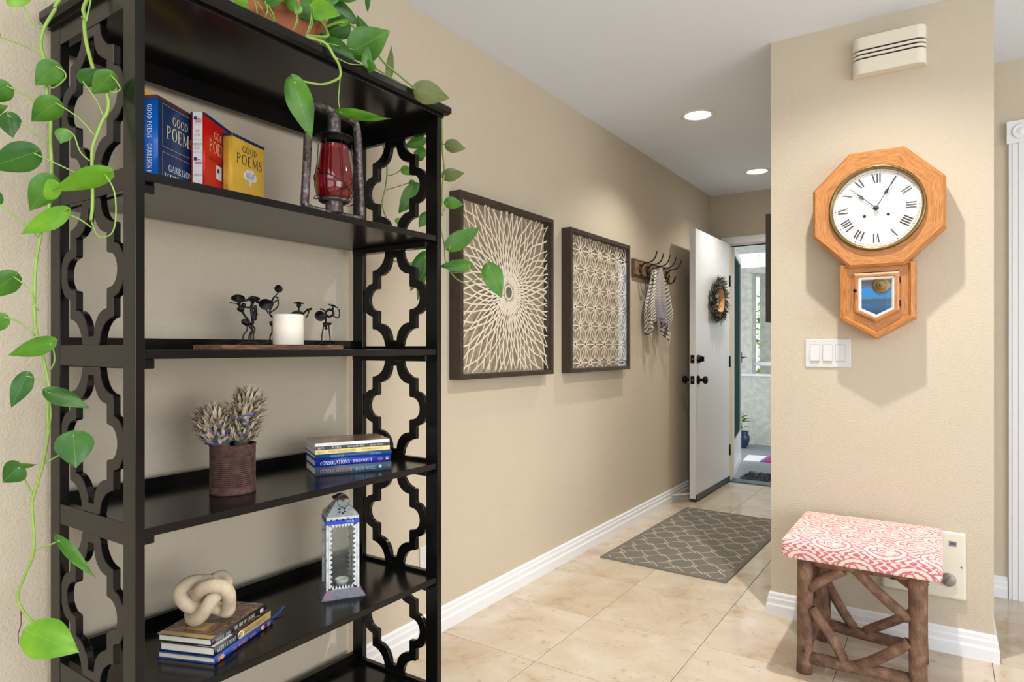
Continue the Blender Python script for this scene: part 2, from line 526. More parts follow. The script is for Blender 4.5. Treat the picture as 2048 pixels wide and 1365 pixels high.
# ---- floor: grout bed and single travertine tiles
fl = struct(MB().box(WX, 3.4, -2.6, BY+.12, -.06, -.0035).build('floor', 'grout', org=(0, 0, 0)), 'polished beige travertine tile floor')
T, G = .4585, .0022
GX, GY = -1.24, 2.457
shared = {}
ix0, ix1 = math.floor((WX-GX)/T), math.ceil((3.4-GX)/T)
iy0, iy1 = math.floor((-2.6-GY)/T), math.ceil((BY+.06-GY)/T)
for ix in range(ix0, ix1):
    for iy in range(iy0, iy1):
        x0, x1 = max(GX+ix*T, WX), min(GX+(ix+1)*T, 3.4)
        y0, y1 = max(GY+iy*T, -2.6), min(GY+(iy+1)*T, BY+.04)
        if x1-x0 < .02 or y1-y0 < .02: continue
        if x0 > PX0+.02 and x1 < PX1-.02 and y0 > PY+.02: continue
        if x0 > PX1-.02 and y0 > FY+.02: continue
        if x0 > -.2 and y0 > FY: continue
        w_, h_ = round(x1-x0-G, 4), round(y1-y0-G, 4)
        key = (w_, h_)
        if key not in shared:
            e = .0012
            a = [(-w_/2, -h_/2), (w_/2, -h_/2), (w_/2, h_/2), (-w_/2, h_/2)]
            b = [(p[0]-math.copysign(e, p[0]), p[1]-math.copysign(e, p[1])) for p in a]
            P = [(*p, -.0035) for p in a] + [(*p, -.0009) for p in a] + [(*p, 0) for p in b]
            F = [(i, (i+1) % 4, 4+(i+1) % 4, 4+i) for i in range(4)] + [(4+i, 4+(i+1) % 4, 8+(i+1) % 4, 8+i) for i in range(4)] + [(8, 9, 10, 11)]
            me = bpy.data.meshes.new('tile'); me.from_pydata(P, [], F); me.materials.append(M['travertine'])
            shared[key] = me
        o = bpy.data.objects.new('tile', shared[key]); COL.objects.link(o)
        o.parent = fl; o.location = ((x0+x1)/2, (y0+y1)/2, 0)

# ---- baseboards with a moulded profile, swept along wall paths
PROF = [(0, 0), (.017, 0), (.017, .043), (.0145, .047), (.0125, .052), (.0125, .070), (.009, .076), (.0085, .089), (.004, .096), (0, .096)]
def sweep_base(path, name, label=None):
    m = MB(); n = len(path); k = len(PROF)
    dirs = [(V((*path[i+1], 0)) - V((*path[i], 0))).normalized() for i in range(n-1)]
    rt = lambda d: V((d.y, -d.x, 0))
    P = []
    for i, p in enumerate(path):
        if i == 0: o = rt(dirs[0])
        elif i == n-1: o = rt(dirs[-1])
        else:
            a, b = rt(dirs[i-1]), rt(dirs[i]); o = (a+b); o = o / max(o.dot(a), .2)
        for (w_, z) in PROF: P.append(V((*p, 0)) + o*w_ + V((0, 0, z)))
    F = []
    for i in range(n-1):
        for j in range(k-1): F.append((i*k+j, (i+1)*k+j, (i+1)*k+j+1, i*k+j+1))
    F.append(list(range(k))); F.append([(n-1)*k+j for j in reversed(range(k))])
    m.add(P, F)
    return struct(m.build(name, 'trim_white'), label)
sweep_base([(WX, -2.6), (WX, BY-.001)], 'baseboard_left', 'white moulded baseboard along the left wall')
sweep_base([(PX0, BY-.02), (PX0, PY), (PX1, PY), (PX1, FY-.001), (.228, FY-.001)], 'baseboard_right', 'white moulded baseboard around the clock wall')

# ---- casing with corner block on the far wall, and its closed door
t1 = struct(empty('trim_1', (.27, FY, 0)), 'white door casing with round corner block')
m = MB(); m.box(.232, .318, FY-.016, FY, 0, 2.055)
for x in (.245, .268, .291): m.box(x, x+.012, FY-.020, FY-.016, 0, 2.055)
m.build('casing', 'trim_white', t1)
m = MB().box(.224, .326, FY-.026, FY, 2.055, 2.155).lathe([(.034, 0), (.034, .004), (.028, .006), (.024, .003), (.016, .003), (.013, .006), (.004, .008), (0, .008)], (.275, FY-.026, 2.105), 24, (0, -1, 0))
m.build('corner_block', 'trim_white', t1, bevel=None)
MB().box(.326, 1.17, FY-.016, FY, 2.065, 2.145).build('head_casing', 'trim_white', t1)
d3 = struct(empty('door_3', (.72, FY, 0)), 'white closed door with panels beyond the clock wall')
MB().box(.318, 1.17, FY-.01, FY, .01, 2.06).build('panel', 'door_white', d3)
for z0, z1 in ((.25, .95), (1.1, 1.9)): MB().box(.44, 1.05, FY-.016, FY-.01, z0, z1).build('raised_panel', 'door_white', d3, bevel=.004)

# ---- entry doorway: jamb, head, threshold
t2 = struct(empty('trim_2', (-1.1, BY, 0)), 'white and tan jamb of the open entry doorway')
m = MB().box(DX0-.055, DX1+.03, BY-.012, BY, DZ-.045, DZ+.012).box(DX0, DX1, BY, BY+.12, DZ-.04, DZ).box(DX0, DX1, BY+.05, BY+.12, DZ-.055, DZ-.04)
m.build('head_jamb', 'trim_white', t2)
MB().box(DX0-.02, DX0+.012, BY-.008, BY+.085, 0, DZ-.045).build('side_jamb', 'jamb_tan', t2)
MB().box(DX1-.012, DX1+.02, BY-.01, BY+.12, 0, DZ-.045).build('side_jamb', 'trim_white', t2)
MB().box(DX0+.012, DX1-.012, BY+.055, BY+.062, DZ-.063, DZ-.055).build('weather_strip', 'dark_slot', t2)
simple('threshold_metal', (74, 104, 112), 0.35, metal=0.6)
MB().box(DX0, DX1, BY-.01, BY+.13, -.003, .008).build('threshold', 'threshold_metal', t2)

# ---- entry door, open along the left wall
d1 = struct(empty('door_1', (-1.555, 4.70, 0)), 'white entry door standing open with black locks')
DXa, DXb, DYa, DYb = -1.578, -1.533, 4.705, 5.592
MB().box(DXa, DXb, DYa, DYb, .022, 2.015).build('door_slab', 'door_white', d1, bevel=.0015)
simple('sweep_dark', (40, 52, 56), 0.4, metal=0.3)
MB().box(DXb, DXb+.008, DYa+.004, DYb, .014, .05).box(DXa, DXb, DYa+.004, DYb, .010, .022).build('door_sweep', 'sweep_dark', d1)
simple('oil_bronze', (26, 23, 22), 0.28, metal=0.7)
for z, knob in ((1.053, False), (.898, True)):
    MB().box(DXa+.008, DXb-.008, DYa-.0015, DYa+.002, z-.03, z+.03).build('latch_plate', 'oil_bronze', d1)
    MB().lathe([(.006, 0), (.006, .003), (0, .003)], (-1.5555, DYa-.0015, z), 10, (0, -1, 0)).build('latch_bolt', 'steel', d1)
    for sgn, X in ((1, DXb), (-1, DXa)):
        c = (X, DYa+.06, z); ax = (sgn, 0, 0)
        if knob:
            MB().lathe([(.033, 0), (.033, .006), (.026, .012), (.012, .014), (.011, .034), (.024, .042), (.030, .052), (.029, .062), (.020, .070), (0, .072)], c, 20, ax).build('door_knob', 'oil_bronze', d1)
        elif sgn > 0:
            MB().lathe([(.031, 0), (.031, .010), (.026, .018), (.022, .032), (.014, .034), (0, .034)], c, 20, ax).build('deadbolt', 'oil_bronze', d1)
            MB().box(X+.034, X+.046, DYa+.054, DYa+.066, z-.018, z+.018).build('thumb_turn', 'oil_bronze', d1, bevel=.003)
for z in (1.70, 1.02, .27):
    m = MB().box(DX0+.012, DX0+.0145, BY-.002, BY+.028, z-.045, z+.045).tube([(-1.527, BY-.004, z-.046), (-1.527, BY-.004, z+.046)], .0055, 8)
    m.build('hinge', 'oil_bronze', d1)
m = MB().tube([(WX+.012, 4.60, .055), (DXa+.004, 4.725, .055)], .006, 8).ball((DXa+.002, 4.727, .055), .011)
tag(m.build('door_stop', 'white_plastic'), 'small white door stop rod between baseboard and open door', 'door stop')

# ---- screen door swung outward
d2 = struct(empty('door_2', (-1.54, BY+.12, 0)), 'white framed security screen door with dark green mesh')
H0 = V((-1.530, BY+.092, 0)); H1 = V((-1.70, 6.57, 0)); sd = (H1-H0).normalized(); sn = V((sd.y, -sd.x, 0)); SL = (H1-H0).length
simple('mesh_green', (38, 66, 60), 0.9, spec=0.05, var=0.1, vscale=400)
def sbox(a0, a1, z0, z1, t0, t1): return MB().obox(H0+sd*a0+sn*t0+V((0,0,z0)), sd*(a1-a0), sn*(t1-t0), V((0,0,z1-z0)))
m = sbox(0, .014, .03, 2.0, -.012, .012)
for (a0, a1, z0, z1) in ((SL-.035, SL, .03, 2.0), (.014, SL-.035, 1.94, 2.0), (.014, SL-.035, .03, .10), (.014, SL-.035, .27, .33)):
    k = sbox(a0, a1, z0, z1, -.015, .015); m.add(k.v, k.f)
m.build('door_frame', 'trim_white', d2)
sbox(.014, SL-.035, .33, 1.94, -.003, .003).build('screen_mesh', 'mesh_green', d2)
sbox(.014, SL-.035, .10, .27, -.006, .006).build('kick_panel', 'trim_white', d2)
hp = H0 + sd*(SL-.03) + V((0, 0, 1.04))
MB().obox(hp+sn*.015+V((0,0,-.05)), sd*.02, sn*.01, V((0,0,.1))).tube([hp+sn*.02, hp+sn*.055, hp+sn*.06+sd*.09], .008, 8).build('lever_handle', 'steel', d2)

# ---- porch outside
n = NT('porch_carpet'); co = n.coord(); f = n.noise(co, 160, 3)
n.color(n.ramp(f, [(0.3, s2l((120, 126, 130))), (0.7, s2l((156, 160, 164)))])).set(rough=0.95)
struct(MB().box(-4.2, 2.0, BY+.12, 8.15, -.10, -.012).build('floor_porch', 'porch_carpet'), 'grey carpeted porch floor outside the door')
n = NT('stucco'); co = n.coord(); f = n.noise(co, 14, 5, 0.7)
n.color(n.ramp(f, [(0.3, s2l((178, 180, 172))), (0.62, s2l((214, 212, 202)))])).set(rough=0.9); n.bump(n.noise(co, 70, 3), 0.6, 0.01)
struct(MB().box(-4.2, 2.0, 8.0, 8.15, -.05, .80).build('wall_parapet', 'stucco'), 'low stucco porch wall outside')
struct(MB().box(-4.2, 2.0, 7.97, 8.18, .80, .825).build('trim_3', 'trim_white'), 'white cap of the low porch wall')
struct(MB().tube([(-4.2, 8.06, .945), (2.0, 8.06, .945)], .024, 10).build('trim_4', 'trim_white'), 'white round handrail above the porch wall')
struct(MB().box(-2.07, -1.925, 7.98, 8.2, .825, 2.02).box(-1.905, -1.1, 8.3, 8.5, -.5, 2.02).box(-2.6, -1.0, 8.0, 8.5, 2.02, 2.09).build('wall_porch', 'stucco'), 'pale stucco piers and beam of the porch')
struct(MB().box(-4.2, 2.0, BY+.12, 7.95, 2.25, 2.40).build('ceiling_porch', 'stucco'), 'stucco soffit above the porch')
struct(MB().box(-2.47, 1.0, 10.6, 10.8, -1, 4.2).build('wall_neighbour', 'stucco'), 'pale stucco wall of the neighbouring block')
struct(MB().box(-8, 4, 8.15, 16, -1.1, -1.0).build('ground_outside', 'porch_carpet'))

# ---- recessed ceiling lamps (lamp light inside its own builder)
n = NT('lamp_glow'); n.color((1, 1, 1)); n.p.inputs['Emission Color'].default_value = (1, .93, .82, 1); n.p.inputs['Emission Strength'].default_value = 6.0
def downlight(x, y, label, power, fall='Quadratic'):
    r = thing('recessed_light', (x, y, HZ), label, 'ceiling light', 'recessed ceiling lights')
    MB().lathe([(.095, 0), (.095, -.004), (.088, -.007), (.074, -.004), (.070, -.0005)], (x, y, HZ), 32).build('trim_ring', 'trim_white', r)
    MB().lathe([(.0715, -.0012), (0, -.0012)], (x, y, HZ), 28).build('lens', 'lamp_glow', r)
    l = bpy.data.lights.new('lamp', 'SPOT'); l.energy = power; l.use_nodes = True
    em = l.node_tree.nodes['Emission']; lf = l.node_tree.nodes.new('ShaderNodeLightFalloff'); lf.inputs[0].default_value = 1.0; l.node_tree.links.new(lf.outputs[fall], em.inputs['Strength'])
    l.spot_size = math.radians(140 if fall == 'Linear' else 128); l.spot_blend = 1.0; l.shadow_soft_size = 0.022; l.color = (1.0, .95, .88)
    o = bpy.data.objects.new('lamp', l); COL.objects.link(o); o.location = (0, 0, -.03); o.parent = r
downlight(-1.16, 3.60, 'round recessed ceiling light nearer the bookshelf, lit', 56.0)
downlight(-1.165, 4.99, 'round recessed ceiling light nearer the open door, lit', 50.0)
downlight(-.25, 2.34, 'recessed ceiling light in front of the clock wall, just out of view', 64.0, 'Linear')
# ================================================================== BOOKSHELF
SX0, SX1, SY0, SY1 = -1.660, -1.289, 0.629, 1.534
PT, PW = .0190, .046                    # post thickness (Y) and width (X)
SH = [1.4785, 1.1313, .7840, .4365, .0890]
sh = thing('bookshelf', ((SX0+SX1)/2, (SY0+SY1)/2, 0), 'tall black bookshelf with quatrefoil lattice side panels', 'bookshelf')
TOPB = 1.848
for y0 in (SY0, SY1-PT):
    for x0 in (SX0, SX1-PW):
        MB().box(x0, x0+PW, y0, y0+PT, 0, TOPB).build('post', 'espresso', sh, bevel=.0015)
# top board with stepped, chamfered edge
m = MB().box(SX0, SX1+.004, SY0-.006, SY1+.006, 1.842, 1.850)
x0, x1, y0, y1 = SX0, SX1+.022, SY0-.022, SY1+.022
c = .008
A = [(x0,y0+c,1.850),(x1-c,y0+c,1.850),(x1-c,y1-c,1.850),(x0,y1-c,1.850)]
B = [(x0,y0,1.858),(x1,y0,1.858),(x1,y1,1.858),(x0,y1,1.858)]
Cc = [(x0,y0,1.874),(x1,y0,1.874),(x1,y1,1.874),(x0,y1,1.874)]
Dd = [(x0,y0+c,1.880),(x1-c,y0+c,1.880),(x1-c,y1-c,1.880),(x0,y1-c,1.880)]
m.frustum(A, B, caps=(1, 0)).frustum(B, Cc, caps=(0, 0)).frustum(Cc, Dd, caps=(0, 1))
m.build('top_board', 'espresso', sh)
MB().box(SX0+.002, SX0+.018, SY0+PT, SY1-PT, 1.795, 1.842).build('back_rail', 'espresso', sh)
for z in SH:
    MB().box(SX0+.018, SX1-.004, SY0+PT, SY1-PT, z-.0175, z).build('shelf_board', 'espresso', sh, bevel=.001)
    MB().box(SX0+.002, SX0+.018, SY0+PT, SY1-PT, z-.0175, z+.028).build('back_rail', 'espresso', sh)
    for y0, s in ((SY0+PT, 1), (SY1-PT, -1)):
        a, b = sorted((y0, y0+s*.030))
        MB().box(SX0+.03, SX1-.022, a, b, z-.037, z-.0175).build('cleat', 'espresso', sh, bevel=.002)
for y0 in (SY0+.001, SY1-PT+.001):
    for (z0, z1) in [(1.800, 1.846)] + [(z-.034, z+.010) for z in SH]:
        MB().box(SX0+PW, SX1-PW, y0, y0+PT-.002, z0, z1).build('side_rail', 'espresso', sh, bevel=.001)
# quatrefoil lattice, one per bay
def lattice_mesh(hw, hh):
    k = hh/.152
    def arc(cx, cy, rx, ry, a0, a1, n):
        return [(cx+rx*cos(math.radians(a0+(a1-a0)*i/n)), cy+ry*sin(math.radians(a0+(a1-a0)*i/n))) for i in range(n+1)]
    inn = [(0, .133), (.0125, .133)] + arc(.0665, .133, .054, .056, 180, 270, 8) + [(.0680, .075), (.0680, .040), (.0700, .036)] + arc(.0800, 0, .031, .034, 78, 0, 8)
    out = [(0, .1525), (.037, .1525)] + arc(.098, .152, .058, .056, 186, 266, 8) + [(.0965, .094), (.0965, .058), (.099, .054)] + arc(.1000, 0, .041, .053, 78, 0, 8)
    P = []; F = []; t = .0145/2
    for q in ((1, 1), (-1, 1), (-1, -1), (1, -1)):
        b = len(P); n = len(inn)
        for y in (-t, t):
            for L in (inn, out): P += [(p[0]*q[0]*hw/.1405, y, p[1]*q[1]*k) for p in L]
        # layout: in-, out-, in+, out+
        for i in range(n-1):
            fs = [(b+i, b+i+1, b+n+i+1, b+n+i), (b+2*n+i, b+3*n+i, b+3*n+i+1, b+2*n+i+1), (b+i, b+2*n+i, b+2*n+i+1, b+i+1), (b+n+i, b+n+i+1, b+3*n+i+1, b+3*n+i)]
            if q[0]*q[1] < 0: fs = [tuple(reversed(f)) for f in fs]
            F += fs
    me = bpy.data.meshes.new('lattice'); me.from_pydata(P, [], F)
    bm = bmesh.new(); bm.from_mesh(me); bmesh.ops.remove_doubles(bm, verts=bm.verts, dist=1e-5); bmesh.ops.recalc_face_normals(bm, faces=bm.faces)
    ed = [e for e in bm.edges if len(e.link_faces) == 2 and abs(e.calc_face_angle(0)-pi/2) < .2 and abs(e.verts[0].co.y-e.verts[1].co.y) < 1e-6]
    bmesh.ops.bevel(bm, geom=ed, offset=.0012, segments=1, affect='EDGES')
    bm.to_mesh(me); bm.free()
    me.materials.append(M['espresso'])
    return me
HW = (SX1-PW - (SX0+PW))/2
bays = [(SH[0]+.010, 1.800)] + [(SH[i+1]+.010, SH[i]-.034) for i in range(4)]
lm = {}
for (z0, z1) in bays:
    key = round(z1-z0, 3)
    if key not in lm: lm[key] = lattice_mesh(HW, (z1-z0)/2)
    for yc in (SY0+PT/2, SY1-PT/2):
        o = bpy.data.objects.new('lattice', lm[key]); COL.objects.link(o); o.parent = sh
        o.location = V(((SX0+SX1)/2, yc, (z0+z1)/2)) - ORG[sh.name]

# ================================================================== BOOKS
def book(name, label, o, Ld, Dd_, Td, ln, dp, th, cover, pages='paper_white', hard=True, group=None, spine=None, dtop=None, ov=.003, head=None, names=('back_cover', 'front_cover')):
    """o: bottom spine corner; Ld along spine, Dd_ towards the fore-edge, Td thickness"""
    o, Ld, Dd_, Td = V(o), V(Ld).normalized(), V(Dd_).normalized(), V(Td).normalized()
    r = thing('book', o, label, 'book', group)
    bt = .0024 if hard else .0007
    e = ov if hard else .0004
    m = MB().obox(o, Ld*ln, Dd_*dp, Td*bt)
    m.build(names[0], cover, r)
    MB().obox(o+Td*(th-bt), Ld*ln, Dd_*dp, Td*bt).build(names[1], dtop or cover, r)
    if hard:   # slightly rounded spine
        m = MB(); k = 7; P = []
        for j in range(2):
            for i in range(k):
                t = i/(k-1); bul = .0035*sin(pi*t)
                P.append(o + Ld*(ln*j) + Td*(th*t) - Dd_*bul)
            for i in range(k):
                t = i/(k-1); bul = .0035*sin(pi*t)
                P.append(o + Ld*(ln*j) + Td*(th*t) - Dd_*(bul-.002))
        F = [(i, i+1, 2*k+i+1, 2*k+i) for i in range(k-1)] + [(k+i, 3*k+i, 3*k+i+1, k+i+1) for i in range(k-1)] + [(i, k+i, k+i+1, i+1) for i in range(k-1)] + [(2*k+i, 2*k+i+1, 3*k+i+1, 3*k+i) for i in range(k-1)]
        m.add(P, F, True)
    else: m = MB().obox(o, Ld*ln, Dd_*.0008, Td*th)
    m.build('spine', spine or cover, r)
    MB().obox(o+Ld*e+Dd_*.002+Td*bt, Ld*(ln-2*e), Dd_*(dp-e-.002), Td*(th-2*bt)).build('page_block', pages, r)
    if head:
        MB().obox(o+Ld*(ln-.0078)+Td*-.0004-Dd_*.0002, Ld*.008, Dd_*(dp+.0002), Td*.0003).build('cover_edge', head, r)
    return r
def ink(name, r, mat, items, nrm):
    """items: (text, origin, ux, uy, height, align, width, bold)"""
    for t in items:
        t = list(t) + [None]*(8-len(t))
        m = MB()
        lettering(m, t[0], V(t[1])+V(nrm)*.0006, t[2], t[3], t[4], align=t[5] or 'l', width=t[6], bold=t[7] or .78)
        m.build(name, mat, r)
for nm, c, rg in (('book_blue_shaded', (22, 48, 92), .28), ('book_blue_lit', (18, 96, 190), .25), ('book_red', (205, 26, 22), .28), ('book_white', (225, 222, 222), .35), ('book_yellow', (222, 176, 62), .4), ('book_endblue', (18, 44, 92), .4),
                  ('book_maroon', (88, 36, 34), .6), ('card_amber', (228, 178, 84), .7), ('book_slate', (66, 82, 98), .4), ('book_royal', (18, 40, 150), .35), ('book_sea', (14, 72, 128), .4), ('book_black', (24, 24, 30), .35),
                  ('book_cream', (226, 208, 138), .45), ('book_brownart', (92, 70, 58), .3), ('book_cloth', (18, 66, 150), .6), ('ink_gold', (232, 220, 170), .5), ('ink_white', (240, 240, 240), .5), ('ink_black', (34, 30, 30), .5),
                  ('ink_rose', (190, 130, 130), .5), ('ink_sky', (150, 200, 240), .5), ('ink_red', (190, 50, 60), .5), ('ink_brown', (150, 120, 70), .5), ('ink_orange', (222, 150, 90), .5), ('ink_dred', (120, 14, 16), .5), ('ink_navy', (30, 50, 110), .5), ('ink_faint', (210, 205, 200), .5), ('gold_print', (176, 152, 98), .4)):
    simple(nm, c, rg, var=.06)
n = NT('book_painting'); co = n.coord()
f = n.noise(co, 26, 5, .6, 1.2)
n.color(n.ramp(f, [(.32, s2l((40, 27, 22))), (.5, s2l((92, 66, 52))), (.68, s2l((150, 116, 88)))])).set(rough=.25)
n = NT('book_grid'); co = n.coord()
f = n.noise(co, 20, 5, .6, .8)
n.color(n.ramp(f, [(.3, s2l((74, 52, 40))), (.5, s2l((118, 92, 76))), (.7, s2l((158, 138, 120)))])).set(rough=.22)

Z = SH[0]
def standing(o, cd, label, ln, dp, th, cover, spine, head, pages='paper_cream', dcover=None):
    """o: shelf point of the front spine corner; cd: direction of the visible cover"""
    cd = V((cd[0], cd[1], 0)).normalized(); td = V((-cd.y, cd.x, 0))           # td points away from the viewer
    if td.x > 0: td = -td
    r = book('book', label, V(o), UP, cd, td, ln, dp, th, cover, pages, True, 'poetry books standing on the top shelf', spine, cover, .004, names=('front_cover', 'back_cover'))
    if head:
        MB().obox(V(o)+UP*(ln-.0075)-td*.0005, UP*.0078, cd*dp, td*.0004).build('cover_band', head, r)
        MB().obox(V(o)+UP*(ln-.0075)-cd*.0040, UP*.0078, cd*.0003, td*th).build('spine_band', head, r)
    return r, cd, td
Pb = V((-1.500, .783, Z)); r, cd, td = standing(Pb, (-.456, .890), 'blue hardback book with window-lit spine painted in and gold lettering, leftmost on top shelf', .236, .158, .036, 'book_blue_shaded', 'book_blue_lit', 'book_maroon')  # one blue jacket in two tones: spine painted as window-lit, cover darker
f0 = lambda a, z: Pb + cd*a + UP*z
ink('title_lettering', r, 'ink_gold', [('GOOD', f0(.082, .185), cd, UP, .020, 'c', .062), ('POEMs', f0(.080, .147), cd, UP, .031, 'c', .100)], -td)
ink('author_lettering', r, 'ink_white', [('GARRISON', f0(.082, .072), cd, UP, .016, 'c', .092), ('KEILLOR', f0(.080, .038), cd, UP, .027, 'c', .118)], -td)
ink('spine_lettering', r, 'ink_white', [('GOOD POEMS', Pb+UP*.215+td*.024-cd*.0045, -UP, -td, .011, 'l', .078), ('GARRISON KEILLOR', Pb+UP*.125+td*.024-cd*.0045, -UP, -td, .011, 'l', .108)], (0, 0, 0))
m = MB()
for (a0, a1, z0, z1) in ((.014, .150, .124, .224), (.014, .150, .016, .112)):
    for (b0, b1, y0, y1) in ((a0, a1, z0, z0+.0012), (a0, a1, z1-.0012, z1), (a0, a0+.0012, z0, z1), (a1-.0012, a1, z0, z1)):
        m.obox(f0(b0, y0)-td*.0008, cd*(b1-b0), UP*(y1-y0), -td*.0003)
m.build('border_lines', 'gold_print', r)
# amber card behind the blue book
cb = V((-1.553, .775, Z)); cdv = V((-.40, .917, 0)).normalized()
tag(MB().obox(cb, cdv*.17, UP*.262, V((-.003, 0, 0))).build('card_folder', 'card_amber', org=cb), 'amber card folder standing behind the blue book', 'folder')
Pr = V((-1.515, .905, Z)); r, cd, td = standing(Pr, (-.55, .835), 'red hardback book with white spine and small flags', .236, .148, .034, 'book_red', 'book_red', 'book_endblue', dcover='book_red')
f0 = lambda a, z: Pr + cd*a + UP*z
ink('title_lettering', r, 'ink_gold', [('GOOD', f0(.078, .187), cd, UP, .019, 'c', .062), ('POEMs', f0(.074, .150), cd, UP, .030, 'c', .106)], -td)
ink('author_lettering', r, 'ink_white', [('GARRISON', f0(.074, .044), cd, UP, .015, 'c', .096)], -td)
ink('subtitle_lettering', r, 'ink_dred', [('AMERICAN PLACES', f0(.074, .128), cd, UP, .010, 'c', .11)], -td)
MB().obox(f0(.058, .088)-td*.0012, cd*.03, UP*.035, td*.0006).build('cover_stamp', 'book_white', r)
MB().lathe([(.006, 0), (.006, .0005), (0, .0005)], f0(.068, .110)-td*.0014, 10, -td, smooth=False).build('stamp_mark', 'ink_navy', r)
MB().obox(Pr+td*.004-cd*.0048, td*.024, UP*.236, cd*.0004).build('spine_panel', 'book_white', r)
sc_ = Pr+td*.016-cd*.0052; sx = -td
ink('spine_lettering', r, 'ink_red', [('GOOD', sc_+UP*.186, sx, UP, .007, 'c', .011), ('POEMS', sc_+UP*.176, sx, UP, .007, 'c', .015), ('GARRISON', sc_+UP*.078, sx, UP, .006, 'c', .021)], (0,0,0))
ink('spine_lettering', r, 'ink_navy', [('AMERICAN', sc_+UP*.154, sx, UP, .006, 'c', .021), ('PLACES', sc_+UP*.145, sx, UP, .006, 'c', .015), ('KEILLOR', sc_+UP*.045, sx, UP, .006, 'c', .017)], (0,0,0))
m = MB(); m2 = MB(); m3 = MB()
for z in (.212, .112):
    MB().obox(sc_+UP*(z+.005)+td*.009-cd*.0002, -td*.008, UP*.008, cd*.0002).build('flag_canton', 'ink_navy', r)
    m2 = MB()
    for i in range(4): m2.obox(sc_+UP*(z-.004+i*.0035)+td*(.006 if i < 3 else .001), -td*(.016 if i < 3 else .009), UP*.0016, cd*.0002)
    m2.build('flag_stripes', 'ink_red', r)
for z in (.204, .168, .137, .103, .066, .034):
    m3 = MB()
    for i in range(9): m3.obox(sc_+UP*z+td*(.0105-i*.0025), -td*.001, UP*.0008, cd*.0002)
    m3.build('dotted_rule', 'ink_black', r)
Py = V((-1.5235, .985, Z)); r, cd, td = standing(Py, (-.332, .943), 'yellow hardback book with black lettering and white tree, rightmost of three', .210, .131, .028, 'book_yellow', 'book_yellow', 'book_endblue')
f0 = lambda a, z: Py + cd*a + UP*z
ink('title_lettering', r, 'ink_black', [('GOOD', f0(.068, .171), cd, UP, .018, 'c', .062), ('POEMS', f0(.069, .139), cd, UP, .027, 'c', .108)], -td)
ink('author_lettering', r, 'ink_brown', [('GARRISON', f0(.066, .052), cd, UP, .014, 'c', .085), ('KEILLOR', f0(.066, .028), cd, UP, .016, 'c', .085)], -td)
ink('spine_lettering', r, 'ink_brown', [('GOOD POEMS FOR HARD TIMES', Py+UP*.192+td*.0165-cd*.0045, -UP, -td, .006, 'l', .095), ('GARRISON KEILLOR', Py+UP*.085+td*.0165-cd*.0045, -UP, -td, .006, 'l', .07)], (0,0,0))
m = MB()
for (a, z, rr) in ((.052, .112, .011), (.062, .119, .012), (.075, .120, .012), (.086, .113, .011), (.069, .111, .013)):
    m.lathe([(rr, 0), (rr, .0004), (0, .0004)], f0(a, z)-td*.0008, 14, -td, smooth=False)
m.obox(f0(.067, .088)-td*.0008, cd*.004, UP*.022, -td*.0004)
m.build('tree_print', 'book_white', r)

# ---- stack on the third shelf
Z3 = SH[2]
A3 = V((.476, .879, 0)).normalized(); B3 = V((-.879, .476, 0)).normalized(); N3 = -B3
z = Z3
o3 = V((-1.439, 1.176, 0))
G3 = 'stacked books on the third shelf'
stack = [('slate blue hardback, bottom of the stack on the third shelf', .0238, .216, .140, 'book_slate', True, 0, [('CONSOLATIONS II', .014, .0105, .088, 'ink_rose'), ('DAVID WHYTE', .112, .0095, .056, 'ink_sky')]),
         ('royal blue hardback with golden burst, second from bottom of stack', .0204, .214, .139, 'book_royal', True, 0, [('cONSOLATIONS', .014, .0105, .082, 'ink_white'), ('DAVID WHYTE', .104, .0085, .056, 'ink_white')]),
         ('thin sea blue hardback in the middle of the book stack', .0136, .216, .140, 'book_sea', True, 0, [('THE SEA IN YOU', .042, .0055, .038, 'ink_sky'), ('DAVID WHYTE', .152, .0055, .032, 'ink_sky')]),
         ('cream yellow paperback in the book stack on the third shelf', .0125, .210, .134, 'book_cream', False, .002, [('WHYTE', .006, .006, .018, 'ink_brown'), ('THE BELL AND THE BLACKBIRD', .034, .006, .078, 'ink_brown'), ('MANY RIVERS PRESS', .128, .005, .06, 'ink_brown')]),
         ('black spined paperback, second from top of the book stack', .0092, .210, .134, 'book_black', False, .002, [('WHYTE', .006, .0055, .018, 'ink_white'), ('PILGRIM', .044, .0055, .026, 'ink_white'), ('MANY RIVERS PRESS', .088, .005, .048, 'ink_white'), ('SECOND EDITION', .152, .0045, .038, 'ink_white')]),
         ('white spined paperback with brown photo cover, top of stack', .0096, .210, .134, 'book_white', False, .001, [('THE HOUSE OF BELONGING', .034, .005, .064, 'ink_faint')])]
